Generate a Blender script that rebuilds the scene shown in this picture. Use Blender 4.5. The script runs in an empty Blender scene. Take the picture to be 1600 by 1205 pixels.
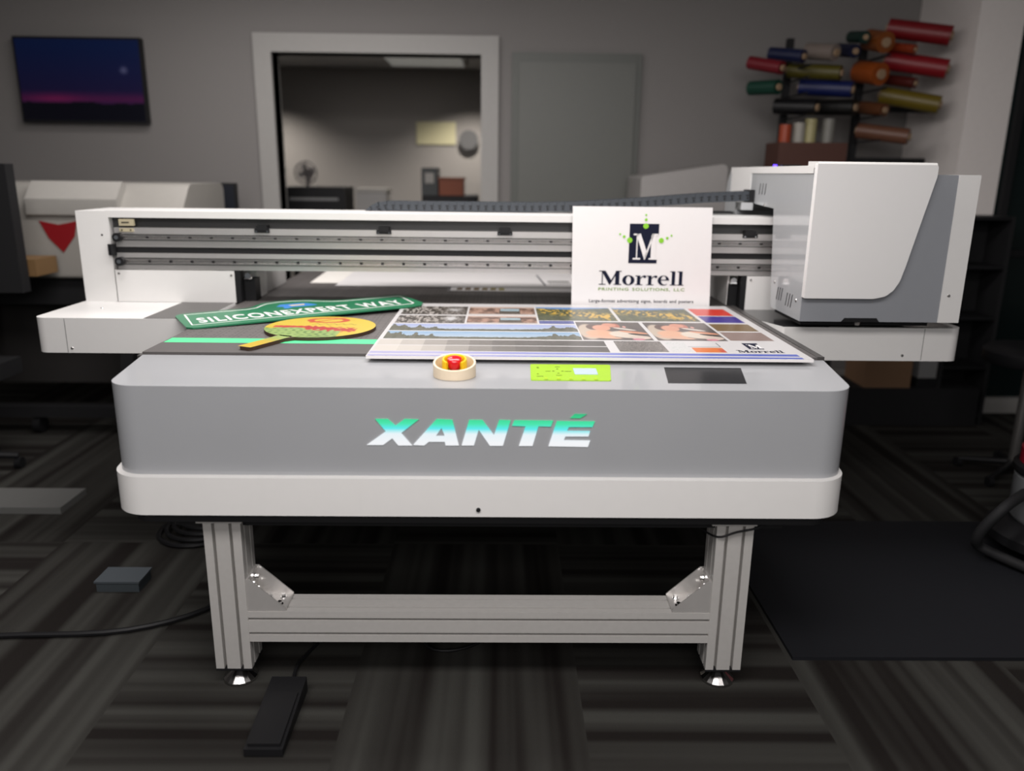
import bpy, bmesh, math, random
import numpy as np
from mathutils import Vector, Matrix
from mathutils.geometry import tessellate_polygon
random.seed(4)
PI = math.pi
S = bpy.context.scene
COL = S.collection

# ------------------------------------------------------------------ camera, light, exposure
F, PITCH, ROLL, YAW, CH = 1240.0, 15.0, 0.7, 0.9, 1.46
_p, _r, _y = [math.radians(a) for a in (PITCH, ROLL, YAW)]
fwd = Vector((math.sin(_y)*math.cos(_p), math.cos(_y)*math.cos(_p), -math.sin(_p)))
rt0 = Vector((math.cos(_y), -math.sin(_y), 0)); up0 = rt0.cross(fwd)
rt = rt0*math.cos(_r) + up0*math.sin(_r); up = up0*math.cos(_r) - rt0*math.sin(_r)
cam = bpy.data.cameras.new('camera'); camo = bpy.data.objects.new('camera', cam); COL.objects.link(camo)
m = Matrix((rt, up, -fwd)).transposed().to_4x4(); m.translation = Vector((0, 0, CH)); camo.matrix_world = m
cam.sensor_width = 36; cam.lens = F/1600*36; cam.clip_start = .05
cam.dof.use_dof = True; cam.dof.focus_distance = 2.5; cam.dof.aperture_fstop = 1.15
S.camera = camo
S.view_settings.view_transform = 'Standard'; S.view_settings.look = 'None'
S.view_settings.exposure = -0.13; S.view_settings.gamma = 1; S.view_settings.use_curve_mapping = False
w = bpy.data.worlds.new('room_air'); S.world = w; w.use_nodes = True
w.node_tree.nodes['Background'].inputs[0].default_value = (.9, .95, 1, 1)
w.node_tree.nodes['Background'].inputs[1].default_value = .12

def area(name, loc, sx, sy, power, rot=(0, 0, 0), col=(1, .955, .94)):
    l = bpy.data.lights.new(name, 'AREA'); l.shape = 'RECTANGLE'; l.size = sx; l.size_y = sy; l.energy = power; l.color = col
    o = bpy.data.objects.new(name, l); COL.objects.link(o); o.location = loc; o.rotation_euler = rot
    return o
area('ceiling_or_fill_lamp', (-.35, 2.75, 2.72), 2.6, .6, 74)
area('ceiling_or_fill_lamp', (-.15, .5, 2.72), 2.8, .6, 76, (math.radians(14), 0, 0))
area('ceiling_or_fill_lamp', (0, -1.3, 2.2), 3.4, 1.2, 58, (math.radians(60), 0, 0))  # added front fill behind the camera, below the ceiling, to brighten front faces
area('ceiling_or_fill_lamp', (-1.3, 4.3, 2.72), 1.6, .5, 24)
def point(name, loc, power, r=.12, col=(1, .93, .85)):
    l = bpy.data.lights.new(name, 'POINT'); l.energy = power; l.shadow_soft_size = r; l.color = col
    o = bpy.data.objects.new(name, l); COL.objects.link(o); o.location = loc
def spot(name, loc, power):
    l = bpy.data.lights.new(name, 'SPOT'); l.energy = power; l.shadow_soft_size = 0; l.spot_size = math.radians(130); l.spot_blend = 1; l.color = (1, .93, .86)
    o = bpy.data.objects.new(name, l); COL.objects.link(o); o.location = loc
spot('wall_washer', (-2.25, 7.45, 2.3), 85)
spot('wall_washer', (-.25, 7.45, 2.3), 85)
spot('wall_washer', (-1.2, 6.8, 2.3), 40)

def at(x, y, Y=None, Z=None):          # a pixel of the photo as a point on the plane y=Y or z=Z
    d = rt*((x-800)/F) - up*((y-602.5)/F) + fwd
    k = Y/d.y if Y is not None else (Z-CH)/d.z
    return Vector((0, 0, CH)) + d*k

# ------------------------------------------------------------------ materials
def srgb(c):
    return tuple(((v/255)/12.92 if v/255 <= .04045 else ((v/255+.055)/1.055)**2.4) for v in c)
MATS = {}
def mat(name, col, rough=.5, metal=0, spec=.5, emit=None, es=1, var=.04, nscale=30, bump=0, coat=0):
    if name in MATS: return MATS[name]
    mt = bpy.data.materials.new(name); mt.use_nodes = True; nt = mt.node_tree; b = nt.nodes['Principled BSDF']
    c = srgb(col) if max(col) > 1.01 else col
    tc = nt.nodes.new('ShaderNodeTexCoord'); nz = nt.nodes.new('ShaderNodeTexNoise'); nz.inputs['Scale'].default_value = nscale
    nz.inputs['Detail'].default_value = 3
    nt.links.new(tc.outputs['Object'], nz.inputs['Vector'])
    mx = nt.nodes.new('ShaderNodeMix'); mx.data_type = 'RGBA'
    mx.inputs[6].default_value = (*[v*(1-var) for v in c], 1); mx.inputs[7].default_value = (*[min(1, v*(1+var)) for v in c], 1)
    nt.links.new(nz.outputs['Fac'], mx.inputs[0]); nt.links.new(mx.outputs[2], b.inputs['Base Color'])
    b.inputs['Roughness'].default_value = rough; b.inputs['Metallic'].default_value = metal
    b.inputs['Specular IOR Level'].default_value = spec; b.inputs['Coat Weight'].default_value = coat
    b.inputs['Coat Roughness'].default_value = .05
    if emit:
        b.inputs['Emission Color'].default_value = (*srgb(emit), 1); b.inputs['Emission Strength'].default_value = es
    if bump:
        bp = nt.nodes.new('ShaderNodeBump'); bp.inputs['Strength'].default_value = bump; bp.inputs['Distance'].default_value = .002
        nt.links.new(nz.outputs['Fac'], bp.inputs['Height']); nt.links.new(bp.outputs[0], b.inputs['Normal'])
    MATS[name] = mt
    return mt
WHITE = mat('white_powder_coat', (.67, .66, .645), .42, var=.02)
GREY = mat('grey_panel', (.305, .312, .325), .32, var=.03, nscale=6, coat=.25)
GREYG = mat('grey_gloss_panel', (.40, .41, .42), .10, var=.02, coat=.6)
GREYD = mat('grey_head_front', (.25, .26, .28), .4, var=.02)
BLACK = mat('black_plastic', (.009, .009, .010), .5, spec=.25)
BLACKM = mat('black_matt', (.012, .012, .013), .7, spec=.25)
ALU = mat('anodised_aluminium', (.50, .485, .465), .42, metal=.25, var=.06, nscale=60)
ALUD = mat('aluminium_slot', (.22, .23, .23), .5, metal=.5)
STEEL = mat('ground_steel', (.50, .48, .465), .26, metal=.9, var=.05)
CHROME = mat('chrome', (.8, .8, .8), .08, metal=1)
GALV = mat('zinc_plate', (.62, .60, .58), .38, metal=.6, var=.08, nscale=18)
CHAIN = mat('dark_slate_plastic', (.028, .034, .042), .5)
INK = mat('navy_ink', (.006, .008, .024), .6, spec=.15)
LIME = mat('lime_ink', (.22, .55, .02), .45)
OLIVE = mat('olive_ink', (.19, .30, .06), .5)
PAPER = mat('white_board', (.73, .71, .705), .45, var=.015)
WALLM = mat('wall_paint', (.195, .184, .177), .8, bump=.1, nscale=120)
TRIMM = mat('trim_paint', (.31, .30, .285), .5)
DOORM = mat('door_paint', (.105, .108, .097), .5)
CEILM = mat('ceiling_tile', (.5, .5, .5), .9, bump=.3, nscale=90)

def vcmat(name, rough=.35, coat=0, es=0):
    mt = bpy.data.materials.new(name); mt.use_nodes = True; nt = mt.node_tree; b = nt.nodes['Principled BSDF']
    a = nt.nodes.new('ShaderNodeVertexColor'); a.layer_name = 'print'
    nt.links.new(a.outputs[0], b.inputs['Base Color']); b.inputs['Roughness'].default_value = rough
    b.inputs['Coat Weight'].default_value = coat
    if es:
        nt.links.new(a.outputs[0], b.inputs['Emission Color']); b.inputs['Emission Strength'].default_value = es
    return mt
PRINT = vcmat('printed_ink', .3); SCREEN = vcmat('lit_screen', .25, es=.3)

# ------------------------------------------------------------------ object helpers
def origin_of(p):
    while p.parent: p = p.parent
    return Vector(p.location)
def tag(o, label=None, cat=None, group=None, kind=None):
    if label: o['label'] = label
    if cat: o['category'] = cat
    if group: o['group'] = group
    if kind: o['kind'] = kind
    return o
def thing(name, label, cat, loc, group=None):
    o = bpy.data.objects.new(name, None); COL.objects.link(o); o.location = loc; o.empty_display_size = .05
    return tag(o, label, cat, group)
def obj(name, bm, m, parent=None, smooth=False, loc=None, label=None, bevel=0, seg=2):
    if bevel: bm_bevel(bm, bevel, seg)
    org = origin_of(parent) if parent else Vector(loc or (0, 0, 0))
    bmesh.ops.translate(bm, verts=bm.verts, vec=-org)
    bmesh.ops.recalc_face_normals(bm, faces=bm.faces)
    me = bpy.data.meshes.new(name); bm.to_mesh(me); bm.free()
    for k in (m if isinstance(m, (list, tuple)) else [m]): me.materials.append(k)
    if smooth:
        for f in me.polygons: f.use_smooth = True
        me.set_sharp_from_angle(angle=math.radians(38))
    o = bpy.data.objects.new(name, me); COL.objects.link(o)
    if parent: o.parent = parent
    else: o.location = org
    if label: o['label'] = label
    return o
def struct(name, bm, m, **k):
    o = obj(name, bm, m, **k); o['kind'] = 'structure'; return o
def bm_bevel(bm, wd, seg=2, ang=30):
    es = [e for e in bm.edges if len(e.link_faces) == 2 and e.calc_face_angle(0) > math.radians(ang)]
    bmesh.ops.bevel(bm, geom=es, offset=wd, segments=seg, affect='EDGES', profile=.5, clamp_overlap=True)
def NB(): return bmesh.new()
def box(bm, x0, x1, y0, y1, z0, z1, mi=0):
    v = [bm.verts.new(p) for p in ((x0,y0,z0),(x1,y0,z0),(x1,y1,z0),(x0,y1,z0),(x0,y0,z1),(x1,y0,z1),(x1,y1,z1),(x0,y1,z1))]
    for q in ((0,3,2,1),(4,5,6,7),(0,1,5,4),(1,2,6,5),(2,3,7,6),(3,0,4,7)):
        f = bm.faces.new([v[i] for i in q]); f.material_index = mi
    return bm
def bx(*a): return box(NB(), *a)
def bbx(bev, *a):
    b = bx(*a); bm_bevel(b, bev); return b
def frame(axis, c):
    # returns function (a,b,h)->point; a,b in plane, h along axis
    if axis == 'z': return lambda a, b, h: (a, b, h)
    if axis == 'y': return lambda a, b, h: (a, h, b)
    return lambda a, b, h: (h, a, b)
def prism(bm, outer, h0, h1, axis='z', holes=(), mi=0, fr=None):
    fr = fr or frame(axis, None)
    loops = [list(outer)] + [list(h) for h in holes]
    tris = tessellate_polygon([[Vector((a, b, 0)) for a, b in l] for l in loops])
    flat = [p for l in loops for p in l]
    V0 = [bm.verts.new(fr(a, b, h0)) for a, b in flat]; V1 = [bm.verts.new(fr(a, b, h1)) for a, b in flat]
    for t in tris:
        for V in (V0, V1):
            try: bm.faces.new([V[i] for i in t]).material_index = mi
            except ValueError: pass
    k = 0
    for l in loops:
        n = len(l)
        for i in range(n):
            j = (i+1) % n
            try: bm.faces.new((V0[k+i], V0[k+j], V1[k+j], V1[k+i])).material_index = mi
            except ValueError: pass
        k += n
    return bm
def ngon_prism(bm, outer, h0, h1, axis='z'):        # clean n-gon caps so that it bevels well
    fr = frame(axis, None)
    V0 = [bm.verts.new(fr(a, b, h0)) for a, b in outer]; V1 = [bm.verts.new(fr(a, b, h1)) for a, b in outer]
    bm.faces.new(V0); bm.faces.new(V1); n = len(V0)
    for i in range(n): bm.faces.new((V0[i], V0[(i+1) % n], V1[(i+1) % n], V1[i]))
    return bm
def rounded(pts, rads, n=8):
    out = []; N = len(pts)
    for i in range(N):
        p = Vector(pts[i]); r = rads[i] if isinstance(rads, (list, tuple)) else rads
        if r <= 0: out.append(tuple(p)); continue
        a = (Vector(pts[i-1])-p).normalized(); b = (Vector(pts[(i+1) % N])-p).normalized()
        th = a.angle(b)/2; d = r/math.tan(th)
        c = p + (a+b).normalized()*(r/math.sin(th))
        s = p+a*d-c; e = p+b*d-c
        a0 = math.atan2(s.y, s.x); a1 = math.atan2(e.y, e.x); da = (a1-a0+PI) % (2*PI)-PI
        for k in range(n+1):
            t = a0+da*k/n; out.append((c.x+r*math.cos(t), c.y+r*math.sin(t)))
    return out
def circ(cx, cy, rx, ry=None, n=24, a0=0):
    ry = ry or rx
    return [(cx+rx*math.cos(a0+2*PI*i/n), cy+ry*math.sin(a0+2*PI*i/n)) for i in range(n)]
def tube(bm, p0, p1, r0, r1=None, n=16, caps=True, mi=0):
    r1 = r0 if r1 is None else r1
    p0, p1 = Vector(p0), Vector(p1); d = (p1-p0).normalized()
    a = d.orthogonal().normalized(); b = d.cross(a)
    A = [bm.verts.new(p0+(a*math.cos(2*PI*i/n)+b*math.sin(2*PI*i/n))*r0) for i in range(n)]
    B = [bm.verts.new(p1+(a*math.cos(2*PI*i/n)+b*math.sin(2*PI*i/n))*r1) for i in range(n)]
    for i in range(n): bm.faces.new((A[i], A[(i+1) % n], B[(i+1) % n], B[i])).material_index = mi
    if caps: bm.faces.new(A).material_index = mi; bm.faces.new(B).material_index = mi
    return bm
def lathe(bm, cx, cy, prof, n=32, closed=False):
    rings = [[bm.verts.new((cx+r*math.cos(2*PI*i/n), cy+r*math.sin(2*PI*i/n), z)) for i in range(n)] for r, z in prof]
    rr = list(zip(rings, rings[1:])) + ([(rings[-1], rings[0])] if closed else [])
    for A, B in rr:
        for i in range(n): bm.faces.new((A[i], A[(i+1) % n], B[(i+1) % n], B[i]))
    if not closed:
        bm.faces.new(rings[0]); bm.faces.new(rings[-1])
    return bm
def path_tube(bm, pts, r, n=8):
    pts = [Vector(p) for p in pts]
    P = []
    for i in range(len(pts)-1):     # catmull-rom
        p0 = pts[max(i-1, 0)]; p1 = pts[i]; p2 = pts[i+1]; p3 = pts[min(i+2, len(pts)-1)]
        for k in range(6):
            t = k/6
            P.append(.5*((2*p1)+(-p0+p2)*t+(2*p0-5*p1+4*p2-p3)*t*t+(-p0+3*p1-3*p2+p3)*t**3))
    P.append(pts[-1]); rings = []; a = None
    for i, p in enumerate(P):
        d = (P[min(i+1, len(P)-1)]-P[max(i-1, 0)]).normalized()
        a = d.orthogonal().normalized() if a is None else (a-d*a.dot(d)).normalized()
        b = d.cross(a)
        rings.append([bm.verts.new(p+(a*math.cos(2*PI*k/n)+b*math.sin(2*PI*k/n))*r) for k in range(n)])
    for A, B in zip(rings, rings[1:]):
        for k in range(n): bm.faces.new((A[k], A[(k+1) % n], B[(k+1) % n], B[k]))
    bm.faces.new(rings[0]); bm.faces.new(rings[-1])
    return bm
def text(bm, s, u0, u1, v0, v1, fr, h0, h1, bold=0, mi=0, space=1):
    """text filling the box u0..u1, v0..v1 (cap height), as a thin plate between h0 and h1"""
    cu = bpy.data.curves.new('t', 'FONT'); cu.body = s; cu.space_character = space; cu.space_word = 1.35; cu.offset = bold; cu.extrude = .5; cu.resolution_u = 3
    o = bpy.data.objects.new('t', cu); COL.objects.link(o); bpy.context.view_layer.update()
    me = o.evaluated_get(bpy.context.evaluated_depsgraph_get()).to_mesh()
    co = [v.co.copy() for v in me.vertices]; xs = [c.x for c in co]
    cap = .70
    x0, x1 = min(xs), max(xs)
    V = [bm.verts.new(fr(u0+(c.x-x0)/(x1-x0)*(u1-u0), v0+c.y/cap*(v1-v0), h1 if c.z > 0 else h0)) for c in co]
    for f in me.polygons:
        try: bm.faces.new([V[i] for i in f.vertices]).material_index = mi
        except ValueError: pass
    bpy.data.objects.remove(o); bpy.data.curves.remove(cu)
    return bm
def painted(name, P, C, m, parent, loc=None, gain=.56):
    """grid of points P[ny,nx,3] coloured C[ny,nx,3] (srgb 0..1)"""
    ny, nx = P.shape[:2]; org = np.array(origin_of(parent) if parent else (loc or (0, 0, 0)))
    me = bpy.data.meshes.new(name)
    idx = np.arange(ny*nx).reshape(ny, nx)
    q = np.stack([idx[:-1, :-1], idx[:-1, 1:], idx[1:, 1:], idx[1:, :-1]], -1).reshape(-1, 4)
    me.from_pydata((P.reshape(-1, 3)-org).tolist(), [], q.tolist())
    ca = me.color_attributes.new('print', 'FLOAT_COLOR', 'POINT')
    c = np.clip(C.reshape(-1, 3), 0, 1); lin = np.where(c <= .04045, c/12.92, ((c+.055)/1.055)**2.4)
    lin = lin*gain
    ca.data.foreach_set('color', np.concatenate([lin, np.ones((len(lin), 1))], 1).astype(np.float32).ravel())
    me.materials.append(m)
    o = bpy.data.objects.new(name, me); COL.objects.link(o)
    if parent: o.parent = parent
    else: o.location = org
    return o
def vnoise(nx, ny, fx, fy, seed=0, octv=3):
    rg = np.random.RandomState(seed); out = np.zeros((ny, nx)); a = 1; t = 0
    for _ in range(octv):
        g = rg.rand(int(fy)+3, int(fx)+3); x = np.linspace(0, fx, nx); y = np.linspace(0, fy, ny)
        xi = x.astype(int); yi = y.astype(int); tx = x-xi; ty = y-yi; tx = tx*tx*(3-2*tx); ty = (ty*ty*(3-2*ty))[:, None]
        G = lambda j, i: g[np.ix_(yi+j, xi+i)]
        out += a*((G(0, 0)*(1-tx)+G(0, 1)*tx)*(1-ty)+(G(1, 0)*(1-tx)+G(1, 1)*tx)*ty); t += a; a *= .5; fx *= 2; fy *= 2
    return out/t
def rgb(*c): return np.array(c)/255.
def mixc(a, b, t): return a*(1-t[..., None])+b*t[..., None]

# ------------------------------------------------------------------ setting
WY = 5.6
def carpet():
    mt = bpy.data.materials.new('striped_carpet'); mt.use_nodes = True; nt = mt.node_tree; N = nt.nodes; L = nt.links
    b = N['Principled BSDF']; tc = N.new('ShaderNodeTexCoord'); sp = N.new('ShaderNodeSeparateXYZ'); L.new(tc.outputs['Object'], sp.inputs[0])
    def mth(op, a, bb=None):
        n = N.new('ShaderNodeMath'); n.operation = op
        for i, v in enumerate((a, bb)):
            if v is None: continue
            if isinstance(v, (int, float)): n.inputs[i].default_value = v
            else: L.new(v, n.inputs[i])
        return n.outputs[0]
    ix = mth('FLOOR', mth('DIVIDE', mth('ADD', sp.outputs[0], 1.09), .665)); iy = mth('FLOOR', mth('DIVIDE', mth('SUBTRACT', sp.outputs[1], .95), 2.0))
    par = mth('ABSOLUTE', mth('MODULO', mth('ADD', ix, iy), 2.0))
    def stripes(sx, sy):
        mp = N.new('ShaderNodeMapping'); mp.inputs['Scale'].default_value = (sx, sy, 1); L.new(tc.outputs['Object'], mp.inputs[0])
        cb = N.new('ShaderNodeCombineXYZ'); cb.inputs[2].default_value = 0
        nz = N.new('ShaderNodeTexNoise'); nz.inputs['Detail'].default_value = 1.5; nz.inputs['Scale'].default_value = 1
        L.new(mp.outputs[0], nz.inputs['Vector']); return nz.outputs['Fac']
    mx = N.new('ShaderNodeMix'); mx.data_type = 'FLOAT'
    L.new(par, mx.inputs[0]); L.new(stripes(.25, 13), mx.inputs[2]); L.new(stripes(13, .25), mx.inputs[3])
    cr = N.new('ShaderNodeValToRGB'); e = cr.color_ramp.elements
    e[0].position = .38; e[0].color = (.0125, .0105, .0095, 1); e[1].position = .66; e[1].color = (.046, .0455, .041, 1)
    L.new(mx.outputs[0], cr.inputs[0])
    fz = N.new('ShaderNodeTexNoise'); fz.inputs['Scale'].default_value = 400; L.new(tc.outputs['Object'], fz.inputs['Vector'])
    bp = N.new('ShaderNodeBump'); bp.inputs['Strength'].default_value = .5; bp.inputs['Distance'].default_value = .004
    L.new(fz.outputs['Fac'], bp.inputs['Height']); L.new(bp.outputs[0], b.inputs['Normal'])
    L.new(cr.outputs[0], b.inputs['Base Color']); b.inputs['Roughness'].default_value = .95; b.inputs['Specular IOR Level'].default_value = .1
    return mt
struct('floor', bx(-5.5, 6.0, -2.5, 9, -.05, 0), carpet())
struct('ceiling', bx(-5.5, 6.0, -2.5, 9, 2.8, 2.85), CEILM)
ox0, ox1, oz = at(425, 85, WY).x, at(752, 85, WY).x, at(590, 84, WY).z
b = NB(); H = 2.8
box(b, -5.5, ox0, WY, WY+.14, 0, H); box(b, ox1, 3.6, WY, WY+.14, 0, H); box(b, ox0, ox1, WY, WY+.14, oz, H)
struct('wall_back', b, WALLM)
struct('wall_left', bx(-5.6, -5.5, -2.5, 9, 0, H), WALLM)
struct('ceiling_inner', bx(-5.5, 3.6, WY+.14, 8.0, 2.40, 2.44), CEILM)
struct('wall_inner', bx(-5.5, 3.6, 8.0, 8.1, 0, H), mat('inner_wall_paint', (.33, .31, .29), .8))
tw = .115
b = NB(); box(b, ox0-tw, ox0, WY-.03, WY+.17, 0, oz+tw); box(b, ox1, ox1+tw, WY-.03, WY+.17, 0, oz+tw); box(b, ox0, ox1, WY-.03, WY+.17, oz, oz+tw)
bm_bevel(b, .008); struct('trim_1', b, TRIMM)
dx0, dx1, dz = at(800, 85, WY).x, at(1003, 85, WY).x, at(900, 84, WY).z
b = NB(); box(b, dx0+.05, dx1-.04, WY-.045, WY-.004, .01, dz-.06)
door = struct('door_1', b, DOORM)
b = NB(); box(b, dx0, dx0+.05, WY-.03, WY, 0, dz); box(b, dx1-.04, dx1, WY-.03, WY, 0, dz); box(b, dx0+.05, dx1-.04, WY-.03, WY, dz-.06, dz)
struct('trim_2', b, mat('door_frame_paint', (.085, .09, .08), .5))
b = NB(); tube(b, (dx1-.12, WY-.10, 1.0), (dx1-.12, WY-.045, 1.0), .03); tube(b, (dx1-.12, WY-.12, 1.0), (dx1-.12, WY-.09, 1.0), .027)
obj('door_handle', b, STEEL, door, smooth=True)
b = NB(); box(b, -5.5, ox0-tw, WY-.015, WY, 0, .1); box(b, ox1+tw, dx0, WY-.015, WY, 0, .1); box(b, dx1, 3.3, WY-.015, WY, 0, .1)
struct('baseboard_back', b, TRIMM)
# right-hand wall end (white) and the dark glazed door beyond
c0, c1 = at(1512, 150, 4.9).x, at(1582, 150, 4.9).x
struct('wall_right', bx(c0, c1, 4.9, WY, 0, H), mat('pale_wall_paint', (.78, .73, .70), .7))
struct('baseboard_right', bx(c0-.015, 6.0, 4.86, 4.9, 0, .1), TRIMM)
struct('wall_far_right', bx(6.0, 6.1, -2.5, 9, 0, H), WALLM)
b = bx(c1, 6.0, 4.9, 4.96, .1, H)
dd = struct('door_2', b, mat('dark_green_glass', (.006, .012, .012), .15))
b = NB(); box(b, c1+.02, c1+.06, 4.86, 4.9, .1, 2.3); box(b, c1+.06, 5.9, 4.86, 4.9, 1.0, 1.04)
obj('door_bar', b, BLACKM, dd)
b = NB(); box(b, .92, 3.3, 2.16, 3.17, .0, .012); bm_bevel(b, .005)
mt_ = obj('rubber_mat', b, mat('black_rubber', (.008, .0085, .011), .6, spec=.3, nscale=40, bump=.2), loc=(2.1, 2.7, 0))
tag(mt_, 'large black rubber mat on the carpet to the right of the printer', 'mat')

# ------------------------------------------------------------------ the flatbed printer
CX = -.04
PR = thing('flatbed_printer', 'large white and grey flatbed UV printer on an aluminium frame', 'printer', (CX, 3.2, 0))
ZB = .927
# front housing
outl = [(-1.075, 2.345), (-1.018, 1.985), (.928, 1.985), (.985, 2.345)]
o2 = rounded(outl, [0, .085, .085, 0], 10)
b = ngon_prism(NB(), o2, .60, .919); bm_bevel(b, .004, 2, 50)
housing = obj('front_housing', b, GREY, PR, smooth=True)
b = ngon_prism(NB(), rounded([(-1.085, 2.345), (-1.026, 1.962), (.932, 1.962), (.99, 2.345)], [0, .10, .10, 0], 12), .569, .676); bm_bevel(b, .005, 3, 50)
skirt = obj('base_skirt', b, WHITE, PR, smooth=True, label='white band around the foot of the grey housing')
obj('screw_hole', tube(NB(), (-.055, 1.958, .590), (-.055, 1.9635, .590), .006, n=16), BLACK, skirt)
b = ngon_prism(NB(), rounded([(-1.04, 2.4), (-.99, 1.995), (.90, 1.995), (.95, 2.4)], [0, .05, .05, 0], 6), .535, .569)
obj('plinth', b, BLACKM, PR)
# machine base below the bed
b = NB(); box(b, -1.06, .93, 2.345, 4.7, .66, .86); obj('machine_base', b, mat('base_grey', (.2, .2, .21), .5), PR)
b = NB(); box(b, -.9, .8, 2.05, 4.6, .50, .535); obj('base_tray', b, BLACKM, PR)
# bed
def bedmat():
    mt = bpy.data.materials.new('vacuum_bed'); mt.use_nodes = True; nt = mt.node_tree; N = nt.nodes; L = nt.links; b = N['Principled BSDF']
    tc = N.new('ShaderNodeTexCoord')
    vm = N.new('ShaderNodeVectorMath'); vm.operation = 'FRACTION'; sc = N.new('ShaderNodeVectorMath'); sc.operation = 'SCALE'; sc.inputs['Scale'].default_value = 1/.03
    L.new(tc.outputs['Object'], sc.inputs[0]); L.new(sc.outputs[0], vm.inputs[0])
    sb = N.new('ShaderNodeVectorMath'); sb.operation = 'SUBTRACT'; sb.inputs[1].default_value = (.5, .5, 0); L.new(vm.outputs[0], sb.inputs[0])
    sp = N.new('ShaderNodeSeparateXYZ'); L.new(sb.outputs[0], sp.inputs[0]); cb = N.new('ShaderNodeCombineXYZ'); L.new(sp.outputs[0], cb.inputs[0]); L.new(sp.outputs[1], cb.inputs[1])
    ln = N.new('ShaderNodeVectorMath'); ln.operation = 'LENGTH'; L.new(cb.outputs[0], ln.inputs[0])
    lt = N.new('ShaderNodeMath'); lt.operation = 'LESS_THAN'; lt.inputs[1].default_value = .13; L.new(ln.outputs['Value'], lt.inputs[0])
    nz = N.new('ShaderNodeTexNoise'); nz.inputs['Scale'].default_value = 6; nz.inputs['Detail'].default_value = 4; L.new(tc.outputs['Object'], nz.inputs['Vector'])
    br = N.new('ShaderNodeTexBrick'); br.offset = 0; br.inputs['Scale'].default_value = 1; br.inputs['Brick Width'].default_value = .06; br.inputs['Row Height'].default_value = .06
    br.inputs['Mortar Size'].default_value = .0022; br.inputs['Color1'].default_value = (1, 1, 1, 1); br.inputs['Color2'].default_value = (.93, .93, .93, 1); br.inputs['Mortar'].default_value = (.6, .6, .6, 1)
    L.new(tc.outputs['Object'], br.inputs['Vector'])
    cr = N.new('ShaderNodeValToRGB'); cr.color_ramp.elements[0].color = (.075, .068, .066, 1); cr.color_ramp.elements[1].color = (.125, .113, .108, 1); L.new(nz.outputs['Fac'], cr.inputs[0])
    m1 = N.new('ShaderNodeMix'); m1.data_type = 'RGBA'; m1.blend_type = 'MULTIPLY'; m1.inputs[0].default_value = 1; L.new(cr.outputs[0], m1.inputs[6]); L.new(br.outputs[0], m1.inputs[7])
    m2 = N.new('ShaderNodeMix'); m2.data_type = 'RGBA'; L.new(lt.outputs[0], m2.inputs[0]); L.new(m1.outputs[2], m2.inputs[6]); m2.inputs[7].default_value = (.015, .015, .015, 1)
    L.new(m2.outputs[2], b.inputs['Base Color']); b.inputs['Roughness'].default_value = .5
    return mt
bed = obj('vacuum_bed', bx(-1.075, .965, 2.345, 4.7, .86, ZB), bedmat(), PR)
STRIPE = mat('green_tape', (.07, .60, .24), .5, var=.03)
obj('tape_stripe', bx(-1.07, .90, 2.485, 2.555, ZB, ZB+.0006), STRIPE, bed, label='bright green stripe across the front of the dark bed')
obj('front_strip', bx(-1.076, .966, 2.3445, 2.485, ZB-.01, ZB+.0004), mat('smooth_bed_edge', (.075, .068, .066), .45), bed)
obj('bed_side_rail', bx(.967, .99, 2.35, 4.6, .88, ZB+.001), mat('dark_grey_rail', (.05, .047, .045), .4), PR)
obj('bed_side_rail', bx(-1.095, -1.077, 2.35, 4.6, .87, .915), mat('dark_grey_rail', (.05, .047, .045), .4), PR)
# illuminated logo
def logomat():
    mt = bpy.data.materials.new('backlit_lettering'); mt.use_nodes = True; nt = mt.node_tree; N = nt.nodes; L = nt.links; b = N['Principled BSDF']
    tc = N.new('ShaderNodeTexCoord'); sp = N.new('ShaderNodeSeparateXYZ'); L.new(tc.outputs['Object'], sp.inputs[0])
    mr = N.new('ShaderNodeMapRange'); mr.inputs[1].default_value = .77; mr.inputs[2].default_value = .86; L.new(sp.outputs[2], mr.inputs[0])
    cr = N.new('ShaderNodeValToRGB'); L.new(mr.outputs[0], cr.inputs[0]); e = cr.color_ramp.elements
    e[0].position = 0; e[0].color = (*srgb((250, 252, 255)), 1); e[1].position = 1; e[1].color = (*srgb((15, 170, 120)), 1)
    for p, c in ((.28, (238, 250, 255)), (.44, (90, 240, 245)), (.60, (62, 235, 175)), (.80, (35, 215, 140))):
        q = e.new(p); q.color = (*srgb(c), 1)
    b.inputs['Base Color'].default_value = (.02, .02, .02, 1); L.new(cr.outputs[0], b.inputs['Emission Color']); b.inputs['Emission Strength'].default_value = 1.0
    return mt
LM = logomat()
LOGO = dict(
 X=[[(-.3217,.8424),(-.2886,.8426),(-.2693,.825),(-.2453,.843),(-.209,.8419),(-.2553,.8046),(-.227,.7705),(-.2636,.7703),(-.2789,.7899),(-.3032,.7713),(-.346,.771),(-.295,.8087)]],
 A=[[(-.1627,.8436),(-.1222,.8418),(-.106,.7714),(-.1406,.7712),(-.1426,.7813),(-.1843,.781),(-.1961,.7708),(-.2253,.7719)],[(-.1505,.8194),(-.1425,.7976),(-.1653,.7974)]],
 N=[[(-.0787,.8417),(-.0447,.8419),(-.0143,.8007),(-.0012,.8423),(.0286,.8416),(.0089,.7714),(-.0249,.7711),(-.0542,.8149),(-.0667,.7717),(-.0989,.7715)]],
 T=[[(.0381,.8417),(.139,.8416),(.1328,.825),(.1007,.8257),(.0863,.7715),(.0507,.7713),(.0674,.8254),(.0321,.8264)]],
 E=[[(.1482,.8404),(.2471,.8403),(.2411,.8246),(.1798,.8241),(.1751,.8136),(.2356,.8136),(.2316,.7986),(.1714,.7982),(.1675,.788),(.2366,.7877),(.231,.7699),(.1278,.771)]])
k = 1.985/1.963
def lz(z): return 1.46-(1.46-z)*k
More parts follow.
